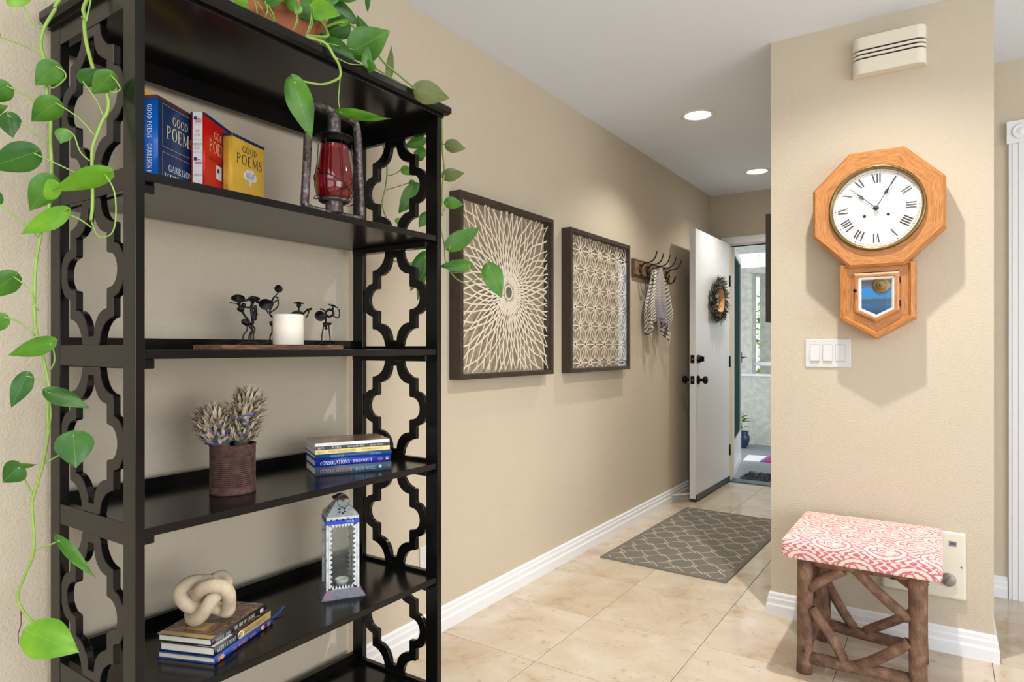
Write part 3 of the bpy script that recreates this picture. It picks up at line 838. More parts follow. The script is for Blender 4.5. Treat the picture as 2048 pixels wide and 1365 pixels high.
for i, (lab, th, ln, dp, mt, hard, ox, txt) in enumerate(stack):
    o = o3 + A3*ox + B3*(0 if hard else .001) + V((0, 0, z))
    r = book('book', lab, o, A3, B3, UP, ln, dp, th, mt, 'paper_white', hard, G3, dtop='book_grid' if i == 5 else None)
    for (s, a, h, w_, im) in txt:
        ink('spine_lettering', r, im, [(s, o + A3*a + UP*((th-h)/2) + N3*(.0037 if hard else .0002), A3, UP, h, 'l', w_)], N3)
    if i == 1:
        m = MB()
        for k in range(14):
            a = k*2*pi/14; L = .006 + .006*random.random()
            c = o + A3*.182 + UP*th/2 + N3*.0042
            m.add([c + (A3*cos(a-.12)+UP*sin(a-.12)*.6)*.003, c + (A3*cos(a+.12)+UP*sin(a+.12)*.6)*.003, c + (A3*cos(a)+UP*sin(a)*.6)*L*1.3], [(0, 1, 2)])
        m.build('burst_print', 'ink_gold', r)
        MB().obox(o+A3*.198+UP*.007+N3*.0042, A3*.008, UP*.0025, N3*.0003).obox(o+A3*.198+UP*.0115+N3*.0042, A3*.008, UP*.0025, N3*.0003).build('publisher_mark', 'ink_gold', r)
    if i == 0:
        MB().lathe([(.0045, 0), (.0045, .0004), (0, .0004)], o+A3*.182+UP*.013+N3*.0042, 14, N3, smooth=False).build('moon_print', 'ink_sky', r)
        MB().lathe([(.0045, 0), (.0045, .0004), (.0036, .0004), (.0036, 0)], o+A3*.205+UP*.012+N3*.0040, 16, N3).build('publisher_mark', 'ink_rose', r)
    z += th

# ---- stack on the fourth shelf
Z4 = SH[3]
A4 = V((-.08, .205, 0)).normalized(); B4 = V((-A4.y, A4.x, 0)); B4 = B4 if B4.x < 0 else -B4; N4 = -B4
o4 = V((-1.343, .8237, 0)); G4 = 'stacked books on the fourth shelf'
z = Z4
o = o4 + V((0,0,z)); th = .0155
r = book('book', 'blue cloth book with gold print and ribbon, bottom of lower stack', o, A4, B4, UP, .220, .147, th, 'book_cloth', 'paper_cream', True, G4)
ink('spine_lettering', r, 'ink_orange', [('THE PROPHET', o+A4*.058+UP*.0035+N4*.0037, A4, UP, .008, 'l', .056), ('KAHLIL GIBRAN', o+A4*.122+UP*.0045+N4*.0037, A4, UP, .006, 'l', .026)], N4)
m = MB()
for a in (.022, .175):
    for k in range(7): m.ball(o+A4*(a+.005*cos(k*.9))+UP*(th/2+.003*sin(k*.9))+N4*.0036, .0026, 6, 4)
for a in (.008, .012, .195, .2, .205): m.obox(o+A4*a+N4*.004+UP*.002, A4*.0014, UP*(th-.004), N4*.0003)
m.build('gold_ornament', 'ink_orange', r)
rp = [o+A4*.215+B4*.02+UP*.006, o+A4*.232+B4*.018+UP*.003, o+A4*.262+B4*.012+UP*.006, o+A4*.292+B4*.012+UP*.014]
MB().tube(smooth_path(rp, 5), .0045, 6, flat=.12, upv=V((0,0,1))).build('ribbon_marker', 'book_cloth', r)
z += th
o = o4 + A4*.003 + B4*.004 + V((0,0,z)); th = .0205
r = book('book', 'black and tan hardback in the middle of the lower stack', o, A4, B4, UP, .212, .140, th, 'book_black', 'paper_white', True, G4, dtop='book_painting')
MB().obox(o+A4*.085+N4*.0036+UP*.001, A4*.127, UP*(th-.002), N4*.0004).build('spine_panel', 'gold_print', r)
MB().obox(o+UP*(th+.0001), A4*.066, B4*.05, UP*.0003).build('cover_panel', 'book_white', r)
ink('spine_lettering', r, 'ink_white', [('MEDITATIONS', o+A4*.006+UP*.0055+N4*.0038, A4, UP, .0095, 'l', .068)], N4)
ink('spine_lettering', r, 'ink_brown', [('MARCUS AURELIUS', o+A4*.104+UP*.0065+N4*.0042, A4, UP, .008, 'l', .088)], N4)
m = MB(); ring = [o+A4*(.090+.010*cos(a))+UP*(th/2+.008*sin(a))+N4*.0045 for a in [k*2*pi/16 for k in range(16)]]
m.tube(ring, .0008, 5, closed=True); m.build('ring_print', 'ink_white', r)
z += th
o = o4 + A4*.004 + B4*.012 + V((0,0,z)); th = .0168
r = book('book', 'brown hardback with black spine, top of lower stack under the knot', o, A4, B4, UP, .205, .138, th, 'book_black', 'paper_white', True, G4, dtop='book_painting')
MB().obox(o+UP*th, A4*.016, B4*.138, UP*.0003).build('cover_band', 'gold_print', r)
MB().obox(o+A4*.035+B4*.045+UP*th, A4*.04, B4*.05, UP*.0003).build('title_plate', 'gold_print', r)
ink('spine_lettering', r, 'ink_white', [('epictetus / lebell', o+A4*.012+UP*.0045+N4*.0037, A4, UP, .0085, 'l', .054), ('THE ART OF LIVING', o+A4*.074+UP*.0045+N4*.0037, A4, UP, .0085, 'l', .082)], N4)
m = MB()
for k in range(3): m.obox(o+A4*(.178+.005*k)+UP*.004+N4*.0040, A4*.003, UP*.009, N4*.0003)
m.build('publisher_mark', 'ink_white', r)
ZK = z + th
# ================================================================== SHELF OBJECTS
# ---- ceramic knot
n = NT('stoneware'); co = n.coord()
f = n.noise(co, 30, 4); g = n.noise(co, 420, 2)
n.color(n.mix(.5, n.ramp(f, [(.3, s2l((196, 176, 148))), (.7, s2l((218, 202, 178)))]), n.ramp(g, [(.3, (.6, .55, .5)), (.45, (1, 1, 1))]), 'MULTIPLY')).set(rough=.75); n.bump(g, .2, .0008)
K = [(760,205,-.030),(600,235,-.002),(478,350,.012),(520,500,.018),(650,590,.012),(790,560,-.012),(900,600,-.030),(1010,620,-.022),(1050,520,-.014),(1090,400,.004),(1060,315,.020),(930,300,.030),(790,345,.026),(690,410,.006),(600,500,-.024),(500,575,-.034),(520,650,-.022),(620,735,.006),(730,725,.020),(850,620,.030),(920,480,.022),(960,350,-.006),(970,225,-.030),(880,150,-.040)]
kc = V((-1.435, .862, ZK)); ksc = .1538*1.47/FPX
pts = [kc + CAMR*((x-790)*ksc) + UP*((800-y)*ksc + d*.44) - CAMF*d for (x, y, d) in K]
low = min(p.z for p in pts)
pts = [p + UP*(ZK + .0158 - low) for p in pts]
kn = MB().tube(smooth_path(pts, 7, True), .0156, 16, closed=True).build('ceramic_knot', 'stoneware', org=kc)
tag(kn, 'matte sand coloured ceramic knot on the lower book stack', 'ornament')

# ---- wooden plank, flameless candle, wire musicians on the second shelf
Z2 = SH[1]
n = NT('bark_wood'); co = n.coord('Object', (6, 1, 20)); f = n.noise(co, 22, 5, .65, .6)
n.color(n.ramp(f, [(.3, s2l((62, 38, 30))), (.5, s2l((112, 74, 56))), (.72, s2l((168, 122, 90)))])).set(rough=.75); n.bump(f, .5, .003)
pl = MB()
x0, x1, y0, y1 = -1.512, -1.400, .862, 1.262
P0 = [(x0, y0+.01), (x0+.02, y0), (x1-.02, y0+.004), (x1, y0+.016), (x1+.002, (y0+y1)/2), (x1, y1-.02), (x1-.02, y1), (x0+.02, y1-.006), (x0, y1-.02)]
pl.frustum([(p[0], p[1], Z2) for p in P0], [(p[0]*.9985-.0022, p[1]*.992+.0085, Z2+.0118) for p in P0])
tag(pl.build('wooden_plank', 'bark_wood', bevel=.002), 'rough brown wooden plank carrying wire figures and candle', 'plank')
ZP = Z2 + .0118
n = NT('candle_wax'); co = n.coord()
sep = n.new('ShaderNodeSeparateXYZ'); n.lk(co, sep.inputs[0])
n.color(s2l((236, 228, 212))).set(rough=.42, sss=.0)
# the lit bulb glows through the wax half way up
gl = n.ramp(sep.outputs[2], [(0.012, (0, 0, 0)), (.044, (1, .55, .2)), (.066, (0, 0, 0))])
n.lk(gl, n.p.inputs['Emission Color']); n.p.inputs['Emission Strength'].default_value = .10
cc = V((-1.428, 1.082, ZP)); rc = .0385
m = MB().lathe([(0, 0), (rc-.002, 0), (rc, .002), (rc, .077), (rc-.002, .080), (rc-.006, .079), (rc-.007, .070), (0, .069)], cc, 36)
c_ = tag(empty('flameless_candle', cc), 'thick ivory candle glowing on the wooden plank', 'candle')
m.build('wax_body', 'candle_wax', c_)
MB().tube([cc+UP*.069, cc+UP*.078], .0015, 6).build('wick', 'ink_black', c_)

def zp(zx, zy): return (420+zx*.13672, 560+zy*.13672)
def musician(label, X, parts):
    """parts: dict name -> list of primitives in the picture-zoom frame, laid on the plane x = X with small depth offsets"""
    r = None
    def P(t): 
        q = zp(t[0], t[1]); return onX(q[0], q[1], X + (t[2] if len(t) > 2 else 0))
    base = parts['base']; b = P(base)
    r = thing('wire_musician', (X, b.y, ZP), label, 'figurine', 'black wire musicians')
    MB().lathe([(0, .0075), (.010, .0068), (base[3], .001), (base[3], 0), (0, 0)], (X, b.y, ZP), 22).build('base_disc', 'black_iron', r)
    for nm, prims in parts.items():
        if nm == 'base': continue
        m = MB()
        for q in prims:
            if q[0] == 't':      # tube: radius, points
                pts = [P(t) for t in q[2]]
                if nm.startswith('leg'):
                    pts[-1].z = ZP+.004
                m.tube(smooth_path(pts, 4) if len(pts) > 2 else pts, q[1], 7)
            elif q[0] == 'd':    # disc: radius, centre, normal
                m.lathe([(0, .004), (q[1]*.35, .0035), (q[1]*.4, .0012), (q[1]*.93, .0008), (q[1], 0), (q[1]*.93, -.0008), (0, -.0008)], P(q[2]), 22, q[3])
            elif q[0] == 'b':    # knob
                m.ball(P(q[2]), q[1], 10, 7)
        m.build(nm.split('.')[0], 'black_iron', r)
W = .0019
musician('wire figure with tilted disc hat and sticks, leftmost of the musicians', -1.470, {'base': (560, 925, 0, .028),
  'hat': [('d', .0165, (410, 268), V((.5, -.35, .8)))], 'head': [('b', .0055, (400, 245)), ('b', .006, (430, 310)), ('t', .004, [(420, 300), (425, 370)])],
  'drum': [('b', .0085, (455, 425)), ('b', .006, (490, 370)), ('t', .003, [(400, 430), (500, 400)]), ('t', .0025, [(500, 400), (575, 408)])],
  'drumsticks': [('t', .0012, [(290, 330), (400, 355)]), ('t', .003, [(470, 310), (600, 285)]), ('t', .0015, [(400, 425), (445, 470)])],
  'torso': [('t', .0028, [(425, 370), (470, 460), (520, 540), (575, 610)]), ('b', .0075, (500, 615)), ('b', .008, (530, 630)), ('t', .004, [(480, 610), (600, 650)])],
  'leg.a': [('t', W, [(545, 660), (540, 740), (490, 810), (475, 890)])], 'leg.b': [('t', W, [(560, 660), (610, 740), (575, 810), (565, 890)])]})
musician('wire figure with disc hat holding a horn, beside the leftmost figure', -1.495, {'base': (640, 925, 0, .028),
  'hat': [('d', .0155, (640, 280), V((.4, -.3, .85)))], 'head': [('b', .0055, (620, 262)), ('b', .0065, (625, 310)), ('t', .004, [(625, 300), (610, 400)])],
  'torso': [('t', .004, [(605, 380), (610, 480), (625, 570), (620, 650)]), ('t', .002, [(560, 400), (640, 410)])],
  'horn': [('t', [.003, .004, .006, .0075], [(660, 370), (670, 440), (650, 510), (640, 590)]), ('t', .002, [(640, 420), (690, 500), (660, 550)]), ('t', .0035, [(680, 320), (720, 330)])],
  'leg.a': [('t', W, [(600, 640), (655, 720), (635, 800), (640, 890)])], 'leg.b': [('t', W, [(590, 640), (625, 740), (600, 810), (600, 890)])]})
musician('wire figure raising a long necked disc banjo, left of the candle', -1.475, {'base': (890, 925, 0, .026),
  'instrument_disc': [('d', .0175, (815, 360), V((.75, -.45, .5)))], 'head_disc': [('d', .0105, (1003, 132), V((.8, -.5, .1)))],
  'neck': [('t', .0016, [(1000, 185), (940, 255), (900, 320)]), ('t', .0024, [(940, 250), (890, 330)])],
  'arms': [('t', W, [(990, 250), (990, 390), (870, 490)]), ('t', W, [(965, 250), (985, 265)]), ('t', W, [(925, 340), (980, 300)])],
  'torso': [('t', .0023, [(910, 300), (915, 370), (870, 490), (960, 595)]), ('t', .0015, [(815, 420), (850, 490)]), ('b', .0065, (905, 640)), ('t', .004, [(880, 625), (950, 640)]), ('b', .006, (935, 655))],
  'leg.a': [('t', W, [(905, 660), (910, 760), (880, 830), (875, 900)])], 'leg.b': [('t', W, [(950, 660), (975, 760), (965, 830), (960, 900)])]})
musician('wire figure with flat wide hat playing fiddle behind the candle', -1.495, {'base': (1270, 925, 0, .026),
  'hat': [('d', .0150, (1297, 342), V((.2, -.1, 1)))], 'head': [('b', .0065, (1300, 375)), ('t', .002, [(1300, 380), (1300, 450)])],
  'fiddle': [('t', [.003, .003, .0035], [(1370, 490), (1420, 445), (1485, 425)]), ('b', .0035, (1430, 435)), ('b', .003, (1470, 428))],
  'arms': [('t', W, [(1405, 555), (1430, 510), (1450, 455)]), ('t', .0042, [(1190, 505), (1280, 470), (1370, 500)])],
  'torso': [('t', .003, [(1290, 460), (1280, 560), (1275, 640)]), ('b', .007, (1275, 645))],
  'leg.a': [('t', W, [(1260, 650), (1245, 760), (1250, 900)])], 'leg.b': [('t', W, [(1290, 650), (1300, 760), (1305, 900)])]})
musician('wire figure with round guitar and tilted hat, rightmost of the musicians', -1.470, {'base': (1690, 925, 0, .026),
  'hat': [('d', .0155, (1805, 385), V((.35, .15, .9)))], 'guitar_disc': [('d', .0155, (1612, 530), V((.85, -.45, .3)))],
  'arms': [('t', W, [(1615, 440), (1630, 425), (1690, 460)]), ('t', W, [(1885, 430), (1895, 500), (1870, 560), (1800, 525)])],
  'guitar_ring': [('t', .0034, [(1690, 470), (1750, 435), (1800, 460), (1800, 510), (1750, 540), (1700, 520), (1690, 470)])],
  'torso': [('t', .0035, [(1800, 410), (1790, 440)]), ('t', .0026, [(1700, 520), (1690, 630)]), ('b', .0065, (1690, 660)), ('t', .0035, [(1660, 640), (1770, 645)]), ('b', .004, (1700, 710))],
  'leg.a': [('t', W, [(1665, 660), (1650, 740), (1635, 820), (1635, 905)])], 'leg.b': [('t', W, [(1740, 660), (1745, 760), (1755, 840), (1755, 905)])]})

# ---- rusty can and two dried sage bundles
n = NT('rust'); co = n.coord(); f = n.noise(co, 60, 5, .65); 
n.color(n.ramp(f, [(.3, s2l((50, 34, 32))), (.5, s2l((76, 52, 46))), (.72, s2l((104, 74, 62)))])).set(rough=.85, metal=.15); n.bump(f, .3, .001)
cc = V((-1.449, .937, Z3)); R = .0525
prof = [(0, .001), (R-.002, .001), (R, 0), (R+.001, .003), (R, .006)]
z = .018
prof.append((R, z))
while z < .094: prof += [(R-.0020, z+.0012), (R-.0020, z+.0024), (R, z+.0036), (R, z+.0048)]; z += .0048
prof += [(R, .113), (R+.0012, .116), (R+.0012, .1185), (R-.001, .119), (R-.0018, .112), (R-.0022, .01), (0, .01)]
tag(MB().lathe(prof, cc, 40).build('tin_can', 'rust', org=cc), 'rusty ribbed tin can holding dried sage bundles', 'can')
n = NT('dried_sage'); co = n.coord(); f = n.noise(co, 45, 3); oi = n.noise(co, 300, 2)
n.color(n.mix(.35, n.ramp(f, [(.3, s2l((168, 150, 126))), (.6, s2l((214, 200, 174))), (.8, s2l((140, 146, 156)))]), n.ramp(oi, [(.3, (.55, .5, .45)), (.6, (1, 1, 1))]), 'MULTIPLY')).set(rough=.9)
simple('thread_blue', (14, 84, 196), .6)
simple('sage_core', (96, 84, 68), .95)
def blade(m, p, d, L, w, curl, side):
    d = d.normalized(); s = d.cross(side); s = s.normalized() if s.length > 1e-4 else d.orthogonal(); u = s.cross(d)
    P = []
    for (t, k) in ((0, .35), (.35, 1), (.7, .8), (1, .05)):
        c = p + d*(L*t) + u*(curl*L*t*t)
        P += [c - s*(w*k/2), c + u*(w*.18*k), c + s*(w*k/2)]
    F = []
    for i in range(3):
        for j in range(2): F.append((i*3+j, i*3+j+1, (i+1)*3+j+1, (i+1)*3+j))
    m.add(P, F, True)
def sage(label, p0, p1, r0, r1, n_):
    p0, p1 = V(p0), V(p1); ax = (p1-p0); Ln = ax.length; ax.normalize()
    x = ax.orthogonal().normalized(); y = ax.cross(x)
    r = thing('sage_bundle', p0, label, 'dried herbs', 'dried sage bundles')
    MB().tube([p0, p0.lerp(p1, .5), p1], [r0*.45, r1*.6, r1*.25], 10).build('core', 'sage_core', r)
    m = MB()
    for i in range(n_):
        t = .34 + .66*(i/n_); a = i*2.399 + random.random()*.5
        rr = (r0 + (r1-r0)*min(1, t*1.4))*(1.0 if t < .75 else 1.0-.7*((t-.75)/.25)**2)*(.45+.4*random.random())
        rad = x*cos(a) + y*sin(a)
        p = p0 + ax*(Ln*t) + rad*rr
        d = rad*(.85+.5*random.random()) + ax*(.05+.85*t) + V((random.uniform(-.35,.35), random.uniform(-.35,.35), random.uniform(-.25,.35)))
        if p.z < Z3+.121: continue
        if p.z < Z3+.14: d.z = abs(d.z)+.25
        blade(m, p, d, .018+.015*random.random(), .0062+.0036*random.random(), random.uniform(-.35, .6), ax)
    o = m.build('leaves', 'dried_sage', r); o['kind'] = 'stuff'
    m = MB()
    for s in (1, -1):
        P = []
        for i in range(30):
            t = .42+.34*i/29; a = s*i*.42 + .4
            rr = (r0+(r1-r0)*min(1, t*1.4))*.80 + .003
            P.append(p0 + ax*(Ln*t) + (x*cos(a)+y*sin(a))*rr)
        m.tube(P, .0011, 5)
    m.build('thread', 'thread_blue', r)
sage('dried sage bundle leaning left in the rusty can', cc + V((.004, -.014, .06)), cc + V((.0, -.034, .200)) - CAMR*.026, .024, .040, 520)
sage('taller dried sage bundle leaning right in the rusty can', cc + V((-.006, .016, .06)), cc + V((0, .024, .238)) + CAMR*.018, .022, .037, 520)

# ---- railroad lantern on the top shelf
n = NT('lantern_steel'); co = n.coord(); f = n.noise(co, 70, 5, .7)
n.color(n.ramp(f, [(.35, s2l((58, 44, 40))), (.52, s2l((92, 82, 80))), (.72, s2l((150, 150, 156)))])).set(rough=.42, metal=.6); n.bump(f, .2, .001)
n = NT('ruby_glass'); n.color((.20, .001, .006)).set(rough=.04, trans=.45, ior=1.4); n.p.inputs['Coat Weight'].default_value = .6
simple('dark_wire', (44, 36, 33), .5, metal=.6)
LX = -1.324; ya, yb = 1.054, 1.236; yc = (ya+yb)/2; Z1 = SH[0]
r = thing('railroad_lantern', (LX, yc, Z1), 'old steel lantern with ruby red glass globe', 'lantern')
zt = Z1 + .272; rt = .0105
P = [(LX, yc-.03, Z1+.0075), (LX, ya+.02, Z1+.0075), (LX, ya, Z1+.012), (LX, ya-.002, Z1+.03), (LX, ya+.004, Z1+.12), (LX, ya+.008, Z1+.20), (LX, ya+.014, zt-.02), (LX, ya+.028, zt-.004), (LX, yc-.03, zt)]
m = MB().tube(smooth_path(P, 5), [rt*.75, rt*.75, rt, rt, rt, rt, rt, rt, rt], 12)
P2 = [(p[0], 2*yc-p[1], p[2]) for p in P]; m.tube(smooth_path(P2, 5), [rt*.75, rt*.75, rt, rt, rt, rt, rt, rt, rt], 12)
m.tube([(LX, yc-.032, zt), (LX, yc+.032, zt)], rt*1.05, 12)
m.tube([(LX, ya+.01, Z1+.0075), (LX, yb-.01, Z1+.0075)], .0072, 10)
m.build('side_tubes', 'lantern_steel', r)
MB().lathe([(.0165, 0), (.0165, .052), (.013, .056), (0, .056)], (LX, yc, zt-.058), 20).build('chimney', 'lantern_steel', r)
MB().lathe([(.0, .010), (.020, .009), (.046, .001), (.048, -.002), (.044, -.003), (.036, -.002), (.034, -.014), (.033, -.014), (.033, 0)], (LX, yc, zt-.067), 32).build('hood', 'black_iron', r)
g0 = Z1 + .040
gp = [(.031, .0), (.040, .008), (.0475, .026), (.0495, .044), (.047, .066), (.0425, .092), (.038, .115), (.035, .132), (.0345, .142)]
MB().lathe(smooth_gp := [(a, b) for (a, b) in gp], (LX, yc, g0), 40).build('globe', 'ruby_glass', r, subsurf=1)
MB().lathe([(0, .022), (.012, .022), (.018, .014), (.022, .004), (.0225, 0), (.0225, -.030), (.020, -.033), (0, -.033)], (LX, yc, g0), 24).build('burner', 'lantern_steel', r)
MB().lathe([(.024, -.004), (.038, -.004), (.0405, 0), (.038, .004), (.030, .003)], (LX, yc, g0), 30).build('globe_plate', 'lantern_steel', r)
m = MB()
for s in (1, -1):
    a = [V((LX+.05*cos(t)*.98, yc+.052*sin(t), g0+.030+s*.034*sin(t))) for t in [k*2*pi/32 for k in range(32)]]
    m.tube(a, .0011, 5, closed=True)
for t in (-1.2, -.3, .9, 2.2, 3.6):
    m.tube(smooth_path([(LX+.040*cos(t), yc+.040*sin(t), g0), (LX+.054*cos(t), yc+.054*sin(t), g0+.045), (LX+.046*cos(t), yc+.046*sin(t), g0+.11), (LX+.044*cos(t), yc+.044*sin(t), g0+.150)], 6), .0011, 5)
m.build('wire_guard', 'dark_wire', r)
MB().tube(smooth_path([(LX, ya+.008, Z1+.21), (LX+.006, ya-.006, Z1+.19), (LX+.008, ya-.012, Z1+.15), (LX+.004, ya-.002, Z1+.112)], 6), .0014, 6).build('bail_handle', 'dark_wire', r)

# ---- punched tin lantern on the fourth shelf
n = NT('painted_tin'); co = n.coord(); f = n.noise(co, 55, 5, .65)
n.color(n.ramp(f, [(.30, s2l((96, 62, 44))), (.40, s2l((196, 200, 202))), (.7, s2l((226, 230, 232)))])).set(rough=.35, metal=.25)
n = NT('base_tin'); co = n.coord(); f = n.noise(co, 40, 4, .65)
n.color(n.ramp(f, [(.3, s2l((76, 80, 90))), (.55, s2l((116, 122, 134))), (.72, s2l((160, 100, 124))), (.84, s2l((96, 120, 160)))])).set(rough=.4, metal=.4)
simple('tin_blue', (16, 66, 196), .35); simple('tin_rust', (92, 58, 42), .8, var=.2); simple('teal_wire', (86, 128, 150), .4, metal=.4)
A5 = V((.537, .843, 0)).normalized(); B5 = V((-.843, .537, 0)).normalized()
c5 = V((-1.428, 1.1896, Z4)) + A5*.0605 + B5*.0605
r = thing('tin_lantern', c5, 'small white punched tin lantern with glass sides and blue band', 'lantern')
def Q(a, b, z): return c5 + A5*a + B5*b + UP*z
def sq(h, z): return [Q(-h, -h, z), Q(h, -h, z), Q(h, h, z), Q(-h, h, z)]
MB().frustum(sq(.0605, 0), sq(.0605, .002)).frustum(sq(.0605, .002), sq(.044, .022)).build('base', 'base_tin', r)
b0, b1, hb = .022, .204, .0425
for (sa, sb) in ((-1,-1), (1,-1), (1,1), (-1,1)):
    MB().obox(Q(sa*hb-.003, sb*hb-.003, b0), A5*.006, B5*.006, UP*(b1-b0)).build('corner_post', 'painted_tin', r)
sides = [(A5, -B5), (B5, A5), (-A5, B5), (-B5, -A5)]
for (tx, nx) in sides:
    MB().obox(c5 - tx*(hb-.003) + nx*(hb-.002) + UP*b0, tx*(2*hb-.006), -nx*.001, UP*(b1-b0)).build('glass_pane', 'old_glass', r)
    m = MB(); o = c5 + nx*(hb+.0006)
    w0 = hb - .004; nt = 13
    for sgn in (-1, 1):
        for i in range(nt):
            z = b0+.004+(b1-b0-.008)*i/nt; dz = (b1-b0-.008)/nt
            m.add([o+tx*(sgn*w0)+UP*z, o+tx*(sgn*w0)+UP*(z+dz), o+tx*(sgn*(w0-.011))+UP*(z+dz*.5), o+tx*(sgn*(w0-.004))+UP*(z+dz*.98), o+tx*(sgn*(w0-.004))+UP*(z+.02*dz)], [(0, 1, 3, 2, 4)])
    for i in range(7):
        a = -w0+.008+(2*w0-.016)*i/7; da = (2*w0-.016)/7
        m.add([o+tx*a+UP*b0, o+tx*(a+da)+UP*b0, o+tx*(a+da*.5)+UP*(b0+.012)], [(0, 1, 2)])
        m.add([o+tx*a+UP*b1, o+tx*(a+da)+UP*b1, o+tx*(a+da*.5)+UP*(b1-.010)], [(0, 1, 2)])
    m.build('tooth_trim', 'painted_tin', r)
MB().frustum(sq(.044, b1), sq(.045, b1+.021)).build('upper_band', 'painted_tin', r)
m = MB()
for (tx, nx) in sides: m.obox(c5 - tx*.0452 + nx*.0451 + UP*(b1+.0005), tx*.0904, nx*.0006, UP*.0125)
m.build('blue_band', 'tin_blue', r)
m = MB()
for (tx, nx) in sides:
    for i in range(5):
        c = c5 + tx*(-.032+.016*i) + nx*.0459 + UP*(b1+.0125)
        m.add([c-tx*.0028, c-UP*.0036, c+tx*.0028, c+UP*.0036], [(0, 1, 2, 3)])
m.build('punched_holes', 'dark_slot', r)
ink('band_lettering', r, 'ink_white', [('Wyeth', c5 + A5*.030 - B5*.0460 + UP*(b1+.0095), -A5, -UP, .0062, 'l', .020)], (0, 0, 0))
rz = b1+.021
MB().frustum(sq(.0455, rz), sq(.012, rz+.040)).build('roof', 'painted_tin', r)
m = MB()
for (tx, nx) in sides:
    sl = (UP*.040 - nx*.0335).normalized(); nn = tx.cross(sl).normalized(); nn = nn if nn.dot(nx) > 0 else -nn
    c = c5 + nx*.0455 + UP*rz + sl*.019 + nn*.0006
    for k in range(6):
        a = k*pi/3 + pi/6; d = tx*cos(a)+sl*sin(a); e = tx*-sin(a)+sl*cos(a)
        m.add([c+d*.0045, c+d*.0085+e*.0032, c+d*.0125, c+d*.0085-e*.0032], [(0, 1, 2, 3)])
m.build('flower_cutouts', 'dark_slot', r)
MB().frustum(sq(.012, rz+.040), sq(.012, rz+.046)).frustum(sq(.021, rz+.044), sq(.0205, rz+.046)).frustum(sq(.0205, rz+.046), sq(.003, rz+.058)).build('chimney_cap', 'tin_rust', r)
rc = Q(0, -.016, rz+.040)
MB().tube([rc + A5*(.016*cos(t)+.004) + UP*(.017*sin(t)) - B5*.012*(1-sin(t)) for t in [k*2*pi/24 for k in range(24)]], .0013, 6, closed=True).build('ring_handle', 'teal_wire', r)
tl = Q(.004, .004, .022)
tag(MB().lathe([(0, .002), (.0185, 0), (.019, .013), (.0165, .014), (.016, .011), (0, .010)], tl, 24).build('tea_light', 'paper_white', org=tl), 'white tea light inside the punched tin lantern', 'candle')
# ================================================================== TRAILING PLANT
TOPZ = 1.880
pc = V((-1.470, 1.100, TOPZ))
plant = thing('potted_plant', pc, 'trailing green pothos in a terracotta pot on top of the bookshelf', 'plant')
MB().lathe([(0, .002), (.078, 0), (.082, .003), (.095, .102), (.104, .104), (.110, .110), (.111, .158), (.106, .161), (.101, .158), (.098, .13), (0, .13)], pc, 40).build('pot', 'terracotta', plant)
MB().lathe([(.099, .128), (.09, .138), (.05, .142), (0, .144)], pc, 24).build('soil', 'soil', plant)

def add_leaf(parent, base, tip, wid, mat='leaf_mid', roll=0.0, bend=.12, fold=.28, pet=None, tipd=0.0):
    """base, tip: 3D points; wid in metres; pet: 3D points of the petiole from vine to leaf base"""
    tip = tip - CAMF*tipd
    L = tip - base; ln = L.length; L.normalize()
    tocam = (C0 - base).normalized()
    nrm = (tocam - L*tocam.dot(L)).normalized()
    nrm = Matrix.Rotation(roll, 3, L) @ nrm
    s = L.cross(nrm)
    n = 14; P = []; F = []; ST = []
    def prof(t):
        if t < .34: return math.sqrt(max(0.0, 1-((.34-t)/.34)**2.2))
        x = (t-.34)/.66
        return (1-x**1.55)*(1-.12*x) if x < 1 else 0.0
    for i in range(n+1):
        t = (i/n)**1.25
        w = max(prof(t)*wid/2*1.05, .0004)
        back = .17*ln*(1-t)**3.5
        for j in (-3, -2, -1, 0, 1, 2, 3):
            k = j/3
            shrink = back*min(1, abs(k)*1.2)
            z = -fold*k*k*w*.8 + fold*.35*abs(k)*w - bend*ln*(t-.25)**2 + .018*ln*sin(6*t+1.3*j)*abs(k)
            P.append(base + L*(ln*t - shrink) + s*(k*w) + nrm*z)
            ST.append((k*w*2/max(wid, 1e-4), t))
    for i in range(n):
        for j in range(6): F.append((i*7+j, i*7+j+1, (i+1)*7+j+1, (i+1)*7+j))
    m = MB().add(P, F, True, ST)
    o = m.build('leaf', mat, parent)
    if pet:
        pp = list(pet)+[base]
        MB().tube(smooth_path(pp, 4) if len(pp) > 2 else pp, .0014, 6).build('petiole', 'vine_green', parent)
    return o
def dl(py, top=1.30, bot=1.215, y1=500.0): # depth of the hanging left vines
    return top + (bot-top)*min(1, max(0, py/y1))
def L3(px, py): return atd(px, py, dl(py))
def wpx(w, d): return w*d/FPX
def vine(pts, r0, r1):
    p = smooth_path(pts, 5); n = len(p)
    return MB().tube(p, [r0+(r1-r0)*i/(n-1) for i in range(n)], 8).build('vine', 'vine_green', plant)

